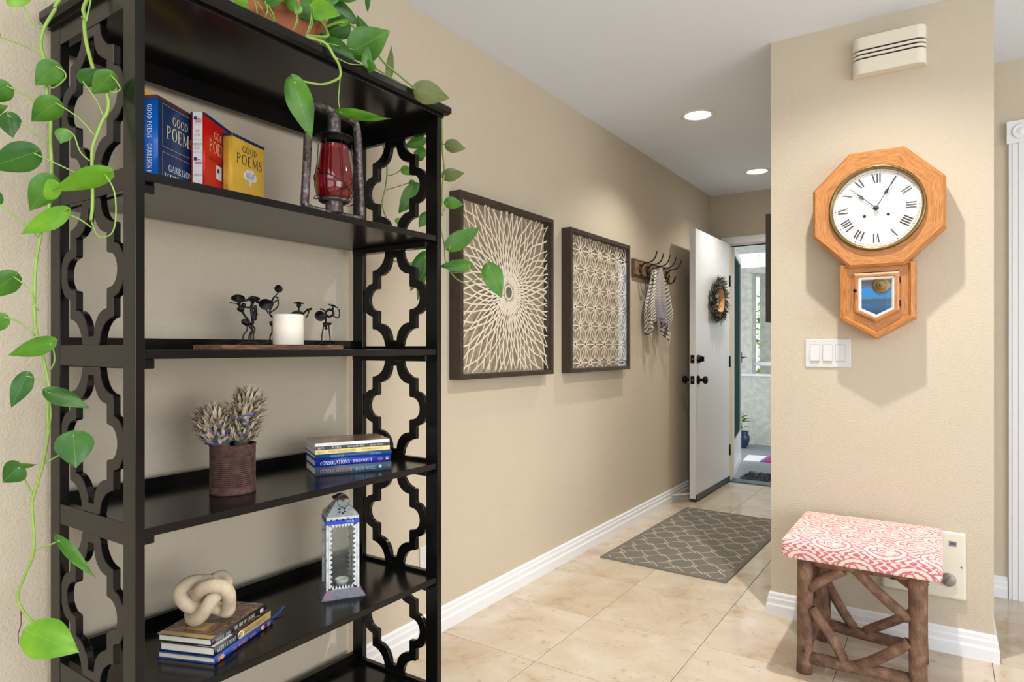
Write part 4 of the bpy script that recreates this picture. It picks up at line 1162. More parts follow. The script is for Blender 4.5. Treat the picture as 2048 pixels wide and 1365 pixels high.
# left outer vine
rim = pc + V((-.02, -.10, .15))
v1p = [(119,0),(110,19),(89,55),(82,83),(84,103),(91,127),(93,160),(95,195),(101,236),(101,286),(103,340),(98,414),(88,440),(81,474),(72,524),(69,592),(71,656),(81,689),(91,737),(98,777),(95,830),(97,862),(87,923),(68,990),(64,1012),(68,1100),(50,1150),(35,1193),(48,1226),(76,1253)]
v1 = vine([rim, V((-1.50, .86, 2.02)), V((-1.47, .66, 1.985))] + [L3(*p) for p in v1p], .0036, .0024)
v2p = [(174,0),(170,33),(169,56),(174,91),(189,144),(205,167),(217,202),(214,227),(205,242),(194,270),(185,297),(184,330),(185,364),(185,411),(182,441)]
v2 = vine([rim+V((.05,0,0)), V((-1.42, .84, 2.03)), V((-1.40, .67, 1.99))] + [L3(*p) for p in v2p], .0040, .0030)
LF = [ # vine, base, tip, width px, material, petiole px list, roll, bend
 (1,(60,18),(40,-8),44,'leaf_lime',[(88,55),(72,52),(64,30)],.2),
 (1,(12,83),(4,68),13,'leaf_mid',[(90,115),(60,98)],.0),
 (1,(127,142),(90,182),44,'leaf_mid',[(93,172),(112,178),(138,162),(140,150)],.1),
 (1,(30,181),(-8,214),40,'leaf_mid',[(84,213),(55,192)],.1),
 (2,(127,214),(79,252),46,'leaf_mid',[(190,272),(165,240)],-.1),
 (1,(33,238),(48,284),38,'leaf_dark',[(98,288),(60,258)],.3),
 (1,(-12,232),(34,222),26,'leaf_mid',None,.3),
 (2,(83,313),(-2,346),56,'leaf_dark',[(183,362),(130,335)],.0),
 (1,(12,410),(-6,372),30,'leaf_dark',[(78,476),(50,445)],.2),
 (1,(118,366),(78,428),50,'leaf_mid',[(100,408),(110,380)],.0),
 (1,(128,380),(72,396),38,'leaf_lime',None,.2),
 (2,(224,354),(127,393),46,'leaf_lime',[(182,441),(200,474),(228,470),(240,440),(240,388)],-.5),
 (2,(142,430),(58,472),42,'leaf_lime',[(184,456),(165,440)],.5),
 (1,(45,556),(-6,600),44,'leaf_mid',[(76,622),(66,580)],.0),
 (1,(26,636),(-4,670),32,'leaf_mid',[(70,672),(46,645)],.1),
 (1,(117,686),(35,710),36,'leaf_mid',[(99,742),(114,725),(119,705)],.3),
 (1,(70,752),(48,813),34,'leaf_dark',[(97,775),(84,758)],.2),
 (1,(115,783),(190,813),34,'leaf_dark',[(97,862),(110,830)],-.2),
 (1,(163,868),(176,930),64,'leaf_dark',[(88,928),(130,905),(156,880)],.0),
 (1,(56,930),(27,960),46,'leaf_dark',[(66,990),(60,960)],.3),
 (1,(56,930),(92,926),14,'leaf_mid',None,.8),
 (1,(135,1075),(209,1144),24,'leaf_mid',[(68,1102),(105,1088)],.5),
 (1,(78,1256),(178,1288),72,'leaf_lime',None,.0),
 (2,(180,172),(213,150),34,'leaf_dark',[(210,240),(200,205)],.0),
 (2,(235,160),(196,196),40,'leaf_mid',[(206,166),(228,187),(247,184),(245,172)],.0),
 (2,(145,268),(141,296),30,'leaf_mid',[(180,323),(165,305),(158,275)],.3),
]
for t in LF:
    vi, b, tp, w, mt, pet, roll = t
    par = v1 if vi == 1 else v2
    off = -.02*CAMF
    dd = dl(b[1])
    off = CAMF*(-.022)
    add_leaf(par, L3(*b)+off, atd(tp[0], tp[1], dd)+off, wpx(w, dd), mt, roll, .12, .28, [L3(*p)+off*(i/len(pet)) for i, p in enumerate(pet)] if pet else None, tipd=random.uniform(-.004, .012))
# stray aerial root
MB().tube([L3(42,1215), L3(42,1250), L3(36,1270), L3(38,1290)], [.0012, .001, .0008, .0004], 5).build('aerial_root', 'bark_wood', v1)
MB().tube([L3(170,38)-CAMF*.01, L3(180,48)-CAMF*.012, L3(190,12)-CAMF*.014, L3(192,-6)-CAMF*.014], .0018, 6).build('petiole', 'vine_green', v2)

# front and top growth
def T3(px, py, X=-1.270): return onX(px, py, X)
XF = -1.252
v3 = vine([pc + V((.09, .02, .14)), V((-1.33, 1.13, 1.945)), T3(612,72,-1.275), T3(650,86,-1.262), T3(668,113,XF), T3(678,130,XF), T3(681,150,XF), T3(672,160,XF), T3(643,169,XF), T3(604,163,XF), T3(588,166,XF)], .0042, .0026)
v4 = vine([pc + V((.03, .10, .14)), onX(690,45,-1.40), onX(735,78,-1.40), onX(765,122,-1.36), onX(800,152,-1.32), onX(834,181,-1.29)], .0040, .0026)
CF = [ # vine, base, tip, width, mat, X plane, petiole, roll
 (3,(588,166),(624,277),50,'leaf_mid',XF,None,.0),
 (3,(682,226),(781,243),24,'leaf_mid',XF,[(681,150),(677,200)],.6),
 (3,(733,130),(738,92),20,'leaf_mid',XF-.01,[(668,113),(700,128)],.3),
 (3,(734,130),(753,137),26,'leaf_mid',XF-.01,None,.2),
 (3,(710,100),(781,65),64,'leaf_mid',-1.30,[(652,86),(690,95)],.0),
 (3,(652,86),(712,119),40,'leaf_dark',-1.33,None,-.3),
 (3,(627,14),(680,30),44,'leaf_lime',-1.33,[(612,72),(624,50)],-.5),
 (3,(626,12),(597,33),50,'leaf_mid',-1.34,[(612,72),(624,45)],.3),
 (3,(592,16),(566,-8),22,'leaf_mid',-1.34,[(585,62),(596,40)],.0),
 (3,(600,14),(590,28),16,'leaf_lime',-1.335,None,.0),
 (3,(470,-12),(499,19),28,'leaf_lime',-1.31,[(515,30),(505,-5)],.3),
 (3,(530,2),(540,-20),18,'leaf_dark',-1.34,[(551,45),(535,20)],.0),
 (4,(690,45),(648,72),48,'leaf_dark',-1.40,None,.2),
 (4,(692,45),(662,38),20,'leaf_lime',-1.395,None,.5),
 (4,(733,76),(715,29),26,'leaf_mid',-1.40,None,.3),
 (4,(715,78),(690,76),14,'leaf_dark',-1.39,[(735,78)],.4),
 (4,(712,86),(702,100),13,'leaf_dark',-1.38,None,.0),
 (4,(778,156),(785,92),16,'leaf_olive',-1.38,[(770,140)],.3),
 (4,(834,180),(898,197),44,'leaf_olive',-1.255,[(826,174)],.0),
 (4,(735,-8),(735,25),11,'leaf_mid',-1.42,None,.4),
 (4,(650,70),(639,84),15,'leaf_dark',-1.37,None,.0),
 (3,(660,5),(640,-30),60,'leaf_mid',-1.36,None,.1),
 (3,(560,-5),(520,-40),60,'leaf_mid',-1.36,None,.1),
]
for (vi, b, tp, w, mt, X, pet, roll) in CF:
    par = v3 if vi == 3 else v4
    B = onX(*b, X); d = (B-C0).dot(CAMF)
    add_leaf(par, B, atd(*tp, d), wpx(w, d), mt, roll, .12, .25, [onX(*p, X if i else X) for i, p in enumerate(pet)] if pet else None, tipd=random.uniform(0, .01))
for (a, b_) in (((528,30),(513,2)), ((531,34),(534,8)), ((551,45),(536,10)), ((586,62),(594,25)), ((612,72),(624,18)), ((697,150),(708,92))):
    MB().tube([onX(*a, -1.33), onX((a[0]+b_[0])/2+3, (a[1]+b_[1])/2, -1.325), onX(*b_, -1.33)], .0015, 6).build('petiole', 'vine_green', v3)

# right side growth
YR = 1.600
def R3(px, py, Y=YR): return onY(px, py, Y)
v5 = vine([pc + V((.02, .10, .14)), V((-1.36, 1.40, 1.93)), V((-1.32, 1.575, 1.90)), R3(884,240), R3(885,303), R3(889,337), R3(885,371), R3(884,404), R3(882,438), R3(882,457), R3(889,490), R3(890,517), R3(899,541), R3(916,560), R3(939,565), R3(978,535)], .003, .0018)
v6 = vine([pc + V((-.05, .10, .14)), V((-1.54, 1.40, 1.93)), V((-1.56, 1.58, 1.90)), R3(767,285), R3(774,337), R3(771,374), R3(764,408), R3(775,440), R3(800,480)], .003, .0018)
RF = [(6,(846,280),(808,294),24,'leaf_mid',[(850,262)],.1),
 (6,(848,309),(827,304),28,'leaf_mid',[(868,320)],.2),
 (6,(806,336),(821,351),18,'leaf_lime',[(773,352),(790,348)],.0),
 (6,(836,376),(797,427),38,'leaf_mid',[(773,380),(800,372),(822,366)],.0),
 (6,(820,364),(833,373),13,'leaf_mid',None,.0),
 (6,(795,438),(798,452),12,'leaf_lime',None,.0),
 (6,(856,430),(838,455),24,'leaf_mid',None,.0),
 (5,(895,290),(931,298),26,'leaf_olive',[(884,288)],.1),
 (5,(889,352),(929,347),26,'leaf_olive',[(887,345)],.2),
 (5,(893,405),(927,410),24,'leaf_mid',[(884,432),(890,415)],.1),
 (5,(900,492),(961,455),36,'leaf_mid',[(890,492),(898,500)],.0),
 (5,(937,530),(877,532),26,'leaf_mid',[(902,545),(930,545),(938,538)],.4),
 (5,(978,535),(1003,596),40,'leaf_mid',None,.0),
 (6,(850,514),(821,583),36,'leaf_mid',[(782,520),(815,528)],.0),
 (6,(846,545),(834,602),16,'leaf_mid',None,.3)]
for (vi, b, tp, w, mt, pet, roll) in RF:
    par = v5 if vi == 5 else v6
    B = R3(*b); d = (B-C0).dot(CAMF)
    add_leaf(par, B, atd(*tp, d), wpx(w, d), mt, roll, .1, .25, [R3(*p) for p in pet] if pet else None)
# crown of leaves above the pot rim
for k in range(16):
    a = k*2.399; rr = .03 + .06*(k % 4)/3
    b0 = pc + V((rr*cos(a), rr*sin(a), .14)); up_ = V((cos(a)*.55, sin(a)*.55, .9+.3*((k*7) % 5)/5)).normalized()
    bb = b0 + up_*(.07+.012*(k % 5)); tip = bb + V((cos(a), sin(a), -.25 if k % 3 else .35)).normalized()*(.075+.006*(k % 4))
    add_leaf(v3 if k % 2 else v4, bb, tip, .058, ('leaf_mid', 'leaf_lime', 'leaf_dark')[k % 3], .3*sin(k), .12, .25, [b0, b0.lerp(bb, .6)])
# ================================================================== WALL ART
simple('art_back', (170, 154, 130), .85, var=.05, vscale=4)  # backing tone darkened to hold the shade the paper strips cast
simple('cut_paper', (226, 217, 198), .8, var=.05, vscale=60)
AX = -1.632
def frame(name, label, y0, y1, z0, z1):
    r = thing(name, (WX, (y0+y1)/2, z0), label, 'picture', 'dark framed cut paper pictures')
    f = .021
    for (a0, a1, b0, b1, nm) in ((y0, y0+f, z0, z1, 'frame_side'), (y1-f, y1, z0, z1, 'frame_side'), (y0+f, y1-f, z0, z0+f, 'frame_bottom'), (y0+f, y1-f, z1-f, z1, 'frame_top')):
        MB().box(WX, AX, a0, a1, b0, b1).build(nm, 'frame_brown', r, bevel=.001)
    MB().box(WX+.004, WX+.012, y0+f, y1-f, z0+f, z1-f).build('backing_board', 'art_back', r)
    MB().box(AX-.010, AX-.008, y0+f, y1-f, z0+f, z1-f).build('glass', 'clear_glass', r)
    return r
def ribbon(m, P, w, X, t=.0012):
    n = len(P)
    if n < 2: return
    pts = []
    for i in range(n):
        a = P[max(i-1, 0)]; b = P[min(i+1, n-1)]
        dx, dz = b[0]-a[0], b[1]-a[1]; l = math.hypot(dx, dz) or 1
        nx, nz = -dz/l*w/2, dx/l*w/2
        pts += [(X+t, P[i][0]+nx, P[i][1]+nz), (X+t, P[i][0]-nx, P[i][1]-nz), (X, P[i][0]+nx, P[i][1]+nz), (X, P[i][0]-nx, P[i][1]-nz)]
    F = []
    for i in range(n-1):
        a, b = i*4, i*4+4
        F += [(a+1, b+1, b, a), (a, b, b+2, a+2), (a+3, b+3, b+1, a+1)]
    m.add(pts, F)
y0, y1, z0, z1 = 2.060, 2.810, 1.005, 1.776
r1 = frame('framed_art', 'framed cut paper sunburst spiralling around a small hole', y0, y1, z0, z1)
cy, cz = 2.440, 1.387
inside = lambda p: y0+.023 < p[0] < y1-.023 and z0+.023 < p[1] < z1-.023
for layer, X in ((1, WX+.036), (-1, WX+.0368)):
    m = MB(); N = 52
    for k in range(N):
        a0 = 2*pi*k/N; P = []
        w = random.uniform(.0050, .0080)
        ph = random.random()*6
        for i in range(46):
            s = i/45; rr = .034 + .55*s**1.25
            a = a0 + layer*(.74*s**.70) + (.034*sin(s*11+ph)+.012*sin(s*29+2*ph))*s**.6
            p = (cy + rr*cos(a), cz + rr*sin(a))
            if not inside(p):
                ribbon(m, P, w, X); P = []
                continue
            P.append(p)
        ribbon(m, P, w, X)
    m.build('paper_spokes', 'cut_paper', r1)
m = MB()
for rr, w in ((.030, .010), (.038, .010), (.047, .010), (.057, .009), (.068, .007)):
    ribbon(m, [(cy+rr*cos(t), cz+rr*1.0*sin(t)) for t in [k*2*pi/40 for k in range(41)]], w, WX+.0362)
m.build('paper_ring', 'cut_paper', r1)
simple('hole_grey', (150, 146, 138), .5)
MB().lathe([(.026, 0), (.028, .010), (.030, .022)], (WX+.013, cy, cz), 30, (1, 0, 0)).build('hole_rim', 'hole_grey', r1)

y0, y1, z0, z1 = 2.989, 3.754, 1.003, 1.769
r2 = frame('framed_art', 'framed cut paper lattice of star flowers, nearer the coat rack', y0, y1, z0, z1)
E = .118; Hh = E*math.sqrt(3)/2
lines = []
def node(i, j): return (y0+.03 + (i + .5*(j % 2))*E, z0 + .05 + j*Hh)
for j in range(-1, 9):
    for i in range(-2, 9):
        a = node(i, j); b = node(i+1, j); u = node(i + (j % 2), j+1); dwn = node(i + (j % 2), j-1)
        c1 = ((a[0]+b[0]+u[0])/3, (a[1]+b[1]+u[1])/3); c2 = ((a[0]+b[0]+dwn[0])/3, (a[1]+b[1]+dwn[1])/3)
        lines += [(a, b), (a, u), (b, u)]
        lines += [(c1, q) for q in (a, b, u)] + [(c2, q) for q in (a, b, dwn)]
m = MB()
for (a, b) in lines:
    P = []; w = random.uniform(.0046, .0068); k = 7; bow = random.uniform(-.003, .003)
    nx, nz = -(b[1]-a[1]), (b[0]-a[0])
    for i in range(k+1):
        t = i/k; q = (a[0]+(b[0]-a[0])*t + nx*bow*8*t*(1-t), a[1]+(b[1]-a[1])*t + nz*bow*8*t*(1-t))
        if inside(q): P.append(q)
        else: ribbon(m, P, w, WX+.034); P = []
    ribbon(m, P, w, WX+.034)
for j in range(0, 9):
    for i in range(-1, 8):
        c = node(i, j)
        P = [(c[0]+.011*cos(t), c[1]+.011*sin(t)) for t in [k*2*pi/10 for k in range(11)]]
        if all(inside(p) for p in P): ribbon(m, P, .006, WX+.0345)
m.build('paper_lattice', 'cut_paper', r2)

# ---- picture and switch on the hall wall across (seen edge-on and mirrored in the glass)
mr = thing('framed_picture', (PX0, 3.25, 1.25), 'dark framed picture seen edge-on beside the clock wall corner', 'picture')
Yn = 2.985
for (a0, a1, b0, b1) in ((Yn, Yn+.02, 1.248, 1.722), (Yn+.50, Yn+.52, 1.248, 1.722), (Yn+.02, Yn+.50, 1.248, 1.268), (Yn+.02, Yn+.50, 1.702, 1.722)):
    MB().box(PX0-.036, PX0, a0, a1, b0, b1).build('frame_bar', 'frame_brown', mr)
MB().box(PX0-.012, PX0, Yn+.02, Yn+.50, 1.268, 1.702).build('print', 'art_back', mr)
n = NT('pale_print'); n.color(n.ramp(n.noise(n.coord(), 5, 4), [(.3, s2l((206, 222, 216))), (.7, s2l((236, 238, 230)))])).set(rough=.6)
p2 = thing('wall_print', (PX0, 4.9, 1.27), 'pale print mirrored in the glass of the lattice picture', 'picture')
MB().box(PX0-.02, PX0, 4.42, 5.30, 1.26, 1.74).build('canvas', 'pale_print', p2)

# ================================================================== COAT RACK AND SCARF
n = NT('rack_wood'); co = n.coord('Object', (1, 3, 14)); f = n.noise(co, 12, 5, .6)
n.color(n.ramp(f, [(.3, s2l((82, 56, 36))), (.5, s2l((128, 94, 62))), (.7, s2l((166, 132, 94)))])).set(rough=.7)
simple('rack_edge', (86, 66, 44), .7)
rk = thing('coat_rack', (WX, 4.23, 1.597), 'wooden coat rack with five dark wire hooks', 'coat rack')
MB().box(WX, WX+.020, 3.895, 4.560, 1.597, 1.712).build('backboard', 'rack_edge', rk, bevel=.003)
MB().box(WX+.020, WX+.024, 3.912, 4.543, 1.612, 1.697).build('panel', 'rack_wood', rk)
X0 = WX+.025
for i in range(5):
    yh = 3.985 + i*.1175
    m = MB()
    pr = [(X0+.004, 1.655), (X0+.022, 1.680), (X0+.045, 1.690), (X0+.072, 1.692), (X0+.094, 1.705), (X0+.108, 1.728), (X0+.115, 1.752)]
    a = [V((x, yh-.007+.004*t/6, z)) for t, (x, z) in enumerate(pr)]; b = [V((x, yh+.007-.004*t/6, z)) for t, (x, z) in enumerate(pr)]
    m.tube(smooth_path(a + [V((X0+.117, yh, 1.757))] + list(reversed(b)), 4), .0030, 6)
    lo = [(X0+.004, 1.650), (X0+.012, 1.620), (X0+.030, 1.592), (X0+.052, 1.598), (X0+.064, 1.620), (X0+.068, 1.634)]
    a = [V((x, yh-.003-.0012*t, z)) for t, (x, z) in enumerate(lo)]; b = [V((x, yh+.003+.0012*t, z)) for t, (x, z) in enumerate(lo)]
    m.tube(smooth_path(a + [V((X0+.068, yh, 1.642))] + list(reversed(b)), 4), .0030, 6)
    m.tube([V((X0+.001, yh+.018*cos(t), 1.655+.026*sin(t))) for t in [k*2*pi/18 for k in range(18)]], .0034, 6, closed=True)
    m.build('hook', 'dark_wire', rk)

n = NT('scarf_cloth'); st = n.coord('st')
sep = n.new('ShaderNodeSeparateXYZ'); n.lk(st, sep.inputs[0])
s_, t_ = sep.outputs[0], sep.outputs[1]
hs = n.math('LESS_THAN', n.math('FRACT', n.math('ADD', n.math('MULTIPLY', t_, 17), n.math('MULTIPLY', s_, 4))), .42)
vs_ = n.math('LESS_THAN', n.math('FRACT', n.math('MULTIPLY', s_, 19)), .5)
cen = n.math('MULTIPLY', n.math('GREATER_THAN', s_, .30), n.math('LESS_THAN', s_, .62))
low = n.math('GREATER_THAN', t_, .62)
base = n.mix(cen, s2l((222, 216, 202)), s2l((178, 170, 166)))
stripe = n.mix(low, s2l((46, 44, 44)), s2l((36, 46, 76)))
fac = n.math('MULTIPLY', hs, n.math('SUBTRACT', 1.0, n.math('MULTIPLY', cen, .75)))
c = n.mix(n.math('MULTIPLY', fac, .85), base, stripe)
band = n.math('MULTIPLY', n.math('GREATER_THAN', s_, .70), n.math('LESS_THAN', s_, .88))
c = n.mix(n.math('MULTIPLY', n.math('MULTIPLY', band, vs_), .85), c, s2l((40, 42, 50)))
c = n.mix(n.math('MULTIPLY', n.math('MULTIPLY', low, cen), .28), c, s2l((96, 112, 160)))
n.color(c).set(rough=.95, sheen=.3)
sc = thing('scarf', (WX+.08, 4.2, 1.18), 'black, white and blue striped scarf bunched on the coat rack', 'scarf')
def hem(s): 
    pts = [(0, 1.275), (.10, 1.225), (.18, 1.30), (.36, 1.335), (.55, 1.315), (.70, 1.275), (.84, 1.185), (.93, 1.20), (1, 1.262)]
    for (a, b) in zip(pts, pts[1:]):
        if a[0] <= s <= b[0]: return a[1] + (b[1]-a[1])*(s-a[0])/(b[0]-a[0])
    return 1.26
for layer in range(2):
    P = []; F = []; ST = []; NS, NT_ = 64, 30
    for j in range(NT_+1):
        t = j/NT_
        wl = .075 + .125*min(1, t*1.5)**.8
        yc = 4.155 + .055*t + (.02 if layer else 0)
        for i in range(NS+1):
            s = i/NS
            zb = hem(s if not layer else 1-s) + (.03 if layer else 0)
            ztop = 1.672 - .03*abs(s-.5)*2
            z = ztop + (zb-ztop)*t
            y = yc + (s-.5)*2*wl
            amp = .008 + .018*t
            x = WX + .048 + (.030 if not layer else 0) + amp*sin(s*31+2*sin(t*3)+layer) + .012*sin(s*13+1) - .018*(abs(s-.5)*2)**2 + .02*(1-t)
            P.append((x, y, z)); ST.append((s, t))
    for j in range(NT_):
        for i in range(NS): F.append((j*(NS+1)+i, j*(NS+1)+i+1, (j+1)*(NS+1)+i+1, (j+1)*(NS+1)+i))
    MB().add(P, F, True, ST).build('cloth', 'scarf_cloth', sc, solid=.002)
simple('fringe', (206, 196, 178), .95)
m = MB()
for s0 in (.05, .09, .12, .80, .84, .88, .93, .97):
    y = 4.21 + (s0-.5)*2*.2; zb = hem(s0)
    m.tube([(WX+.075, y, zb+.01), (WX+.078, y+random.uniform(-.006,.006), zb-.025), (WX+.075, y+random.uniform(-.01,.01), zb-.05-random.random()*.02)], [.0035, .003, .0022], 6)
m.build('fringe', 'fringe', sc)

# ================================================================== WREATH ON THE DOOR
simple('wreath_leaf', (96, 96, 88), .8, var=.3, vscale=40); simple('wreath_grey', (140, 138, 128), .8, var=.25); simple('wreath_flower', (190, 160, 110), .8, var=.2); simple('twig', (84, 70, 56), .9)
wc = V((DXb+.022, 5.188, 1.515)); WR = .135
wr = thing('wreath', V((DXb, 5.188, 1.3)), 'dried grey leaf wreath hung on the white door', 'wreath')
simple('hoop_wood', (214, 168, 112), .6)
MB().lathe([(.112, -.018), (.112, .022), (.108, .022), (.108, -.018)], wc, 40, (1, 0, 0)).build('wooden_hoop', 'hoop_wood', wr)
MB().tube([wc + V((0, WR*cos(t), WR*sin(t))) for t in [k*2*pi/40 for k in range(40)]], .012, 8, closed=True).build('twig_ring', 'twig', wr)
for nm, mt, cnt in (('leaves', 'wreath_leaf', 260), ('grey_leaves', 'wreath_grey', 120)):
    m = MB()
    for i in range(cnt):
        t = 2*pi*random.random(); rad = V((0, cos(t), sin(t))); tan = V((0, -sin(t), cos(t)))
        p = wc + rad*WR + V((random.uniform(-.008, .016), random.uniform(-.012, .012), random.uniform(-.012, .012)))
        d = rad*random.uniform(-.25, 1.0) - tan*random.uniform(.2, 1.1) + V((random.uniform(-.05, .7), 0, 0))
        blade(m, p, d, random.uniform(.045, .085), random.uniform(.015, .028), random.uniform(-.3, .3), V((1, .2, .1)))
    m.build(nm, mt, wr)['kind'] = 'stuff'
m = MB()
for i in range(60):
    t = random.gauss(pi/2, .35) if i < 42 else random.gauss(-pi/2, .2)
    p = wc + V((.014, WR*cos(t), WR*sin(t)))
    blade(m, p, V((random.uniform(.2, 1), random.uniform(-1, 1), random.uniform(-1, 1))), random.uniform(.015, .03), .012, .3, V((0, 0, 1)))
m.build('flowers', 'wreath_flower', wr)

# ================================================================== CLOCK
def oak(name, c0, c1, c2):
    n = NT(name); st = n.coord('st', (5, 60, 1)); f = n.noise(st, 4.5, 5, .6, .5); g = n.noise(n.coord('st', (18, 420, 1)), 4, 3)
    n.color(n.mix(.35, n.ramp(f, [(.32, s2l(c0)), (.5, s2l(c1)), (.7, s2l(c2))]), n.ramp(g, [(.3, (.6, .5, .4)), (.5, (1, 1, 1))]), 'MULTIPLY')).set(rough=.38); n.bump(g, .12, .0006)
oak('oak', (156, 94, 44), (188, 124, 64), (208, 148, 86))
CX, CZ = -.2225, 1.6645
ck = thing('wall_clock', (CX, PY, 1.17), 'octagonal oak schoolhouse wall clock with Roman numerals', 'clock')
def octa(R, Y): return [V((CX + R/cos(pi/8)*cos(a), Y, CZ + R/cos(pi/8)*sin(a))) for a in [pi/8 + k*pi/4 for k in range(8)]]
Ro, Ri = .2135, .150
YF = 2.800
o_b, o_f, o_f2, i_f = octa(.2200, PY-.050), octa(.2200, YF+.010), octa(.2105, YF), octa(.146, YF+.004)
o_w = octa(.2150, PY)
for k in range(8):
    j = (k+1) % 8
    m = MB(); d = (o_f[j]-o_f[k]).length
    rows = [o_w, o_b, o_f, o_f2, i_f]
    P = []; ST = []; acc = 0
    for q, rw in enumerate(rows):
        if q: acc += (rows[q][k]-rows[q-1][k]).length
        P += [rw[k], rw[j]]; h = (rw[j]-rw[k]).length/2
        ST += [(-h + k*3.1, acc + k*.7), (h + k*3.1, acc + k*.7)]
    F = [(2*q, 2*q+2, 2*q+3, 2*q+1) for q in range(4)]
    m.add(P, F, False, ST)
    m.build('frame_segment', 'oak', ck)
MB().lathe([(.1615, 0), (.162, -.008), (.1595, -.014), (.1545, -.016), (.150, -.012), (.1475, -.004), (.1465, .006)], (CX, YF+.003, CZ), 72, (0, 1, 0)).build('bezel', 'brass', ck)
simple('dial_white', (240, 234, 226), .5)
YD = YF + .008
MB().lathe([(.151, 0), (0, 0)], (CX, YD, CZ), 72, (0, -1, 0)).build('dial', 'dial_white', ck)
def dial(a, r_): return V((CX + r_*sin(a), YD-.0008, CZ + r_*cos(a)))
simple('numeral_grey', (58, 58, 66), .6)
NUM = ['XII', 'I', 'II', 'III', 'IIII', 'V', 'VI', 'VII', 'VIII', 'IX', 'X', 'XI']
for h, s in enumerate(NUM):
    a = h*pi/6; rad = V((sin(a), 0, cos(a))); tan = V((cos(a), 0, -sin(a)))
    m = MB(); w = {'I': .009, 'V': .016, 'X': .016}
    tot = sum(w[c] for c in s); x = -tot/2
    r0_, r1_ = .096, .130
    def bar(xa, ra, xb, rb, wd):
        A = dial(0, 0)*0 + V((CX, YD-.0008, CZ))
        m.add([A + tan*(xa-wd/2) + rad*ra, A + tan*(xa+wd/2) + rad*ra, A + tan*(xb+wd/2) + rad*rb, A + tan*(xb-wd/2) + rad*rb], [(0, 1, 2, 3)])
    for c in s:
        cw = w[c]; xc = x+cw/2
        if c == 'I': bar(xc, r0_, xc, r1_, .0052)
        elif c == 'V': bar(xc-.0048, r1_, xc, r0_, .0046); bar(xc+.0048, r1_, xc, r0_, .0012)
        else: bar(xc-.0048, r1_, xc+.0048, r0_, .0046); bar(xc+.0048, r1_, xc-.0048, r0_, .0012)
        x += cw
    m.build('numeral', 'numeral_grey', ck)
m = MB()
for rr in (.1375, .1415):
    for k in range(96):
        a, b = 2*pi*k/96, 2*pi*(k+1)/96
        m.add([dial(a, rr), dial(a, rr+.0005), dial(b, rr+.0005), dial(b, rr)], [(0, 1, 2, 3)])
for k in range(60):
    a = 2*pi*k/60; w_ = .0004/.14
    m.add([dial(a-w_, .1378), dial(a-w_, .1417), dial(a+w_, .1417), dial(a+w_, .1378)], [(0, 1, 2, 3)])
    if k % 5 == 0:
        c = dial(a, .1395); rd = V((sin(a), 0, cos(a))); tn = V((cos(a), 0, -sin(a)))
        m.add([c+rd*.0032, c+tn*.0018, c-rd*.0032, c-tn*.0018], [(0, 1, 2, 3)])
m.build('minute_track', 'numeral_grey', ck)
lt = MB()
simple('dial_faint', (205, 198, 192), .6)
for k in range(7): lt.box(CX-.017+k*.005, CX-.0142+k*.005, YD-.0008, YD-.0006, CZ+.0735, CZ+.0785)
lt.build('faint_maker_mark', 'dial_faint', ck)
simple('blue_steel', (40, 52, 74), .3, metal=.6)
def hand(tip_px, spade, L, nm, dy):
    t = onY(1640+tip_px[0]*.13915, 320+tip_px[1]*.13915, YD); d = V((t.x-CX, 0, t.z-CZ)).normalized(); n_ = V((d.z, 0, -d.x))
    c = V((CX, YD-dy, CZ)); m = MB()
    pr = [(0, .0022), (spade-.018, .0014), (spade-.008, .0058), (spade, .0048), (spade+.012, .0014), (L, .0010)]
    P = []; 
    for (s, w) in pr: P += [c+d*s+n_*w, c+d*s-n_*w]
    P += [p+V((0, -.0008, 0)) for p in P]
    k = len(pr); F = []
    for i in range(k-1):
        F += [(2*i, 2*i+1, 2*i+3, 2*i+2), (2*k+2*i, 2*k+2*i+2, 2*k+2*i+3, 2*k+2*i+1), (2*i, 2*i+2, 2*k+2*i+2, 2*k+2*i), (2*i+1, 2*k+2*i+1, 2*k+2*i+3, 2*i+3)]
    m.add(P, F); m.build(nm, 'blue_steel', ck)
hand((1100, 235), .072, .127, 'minute_hand', .009)
hand((370, 385), .072, .118, 'hour_hand', .006)
MB().lathe([(.0095, 0), (.0095, .004), (.006, .006), (0, .006)], (CX, YD-.009, CZ), 20, (0, -1, 0)).build('hand_hub', 'blue_steel', ck)
for x in (-.0395, .0395):
    MB().lathe([(.0055, 0), (.0055, .0012), (.0035, .0012), (.003, .0002), (0, .0002)], (CX+x, YD, CZ-.027), 16, (0, -1, 0)).build('winding_hole', 'dark_slot', ck)
MB().lathe([(.150, 0), (0, .004)], (CX, YF-.010, CZ), 48, (0, -1, 0)).build('dial_glass', 'clear_glass', ck)
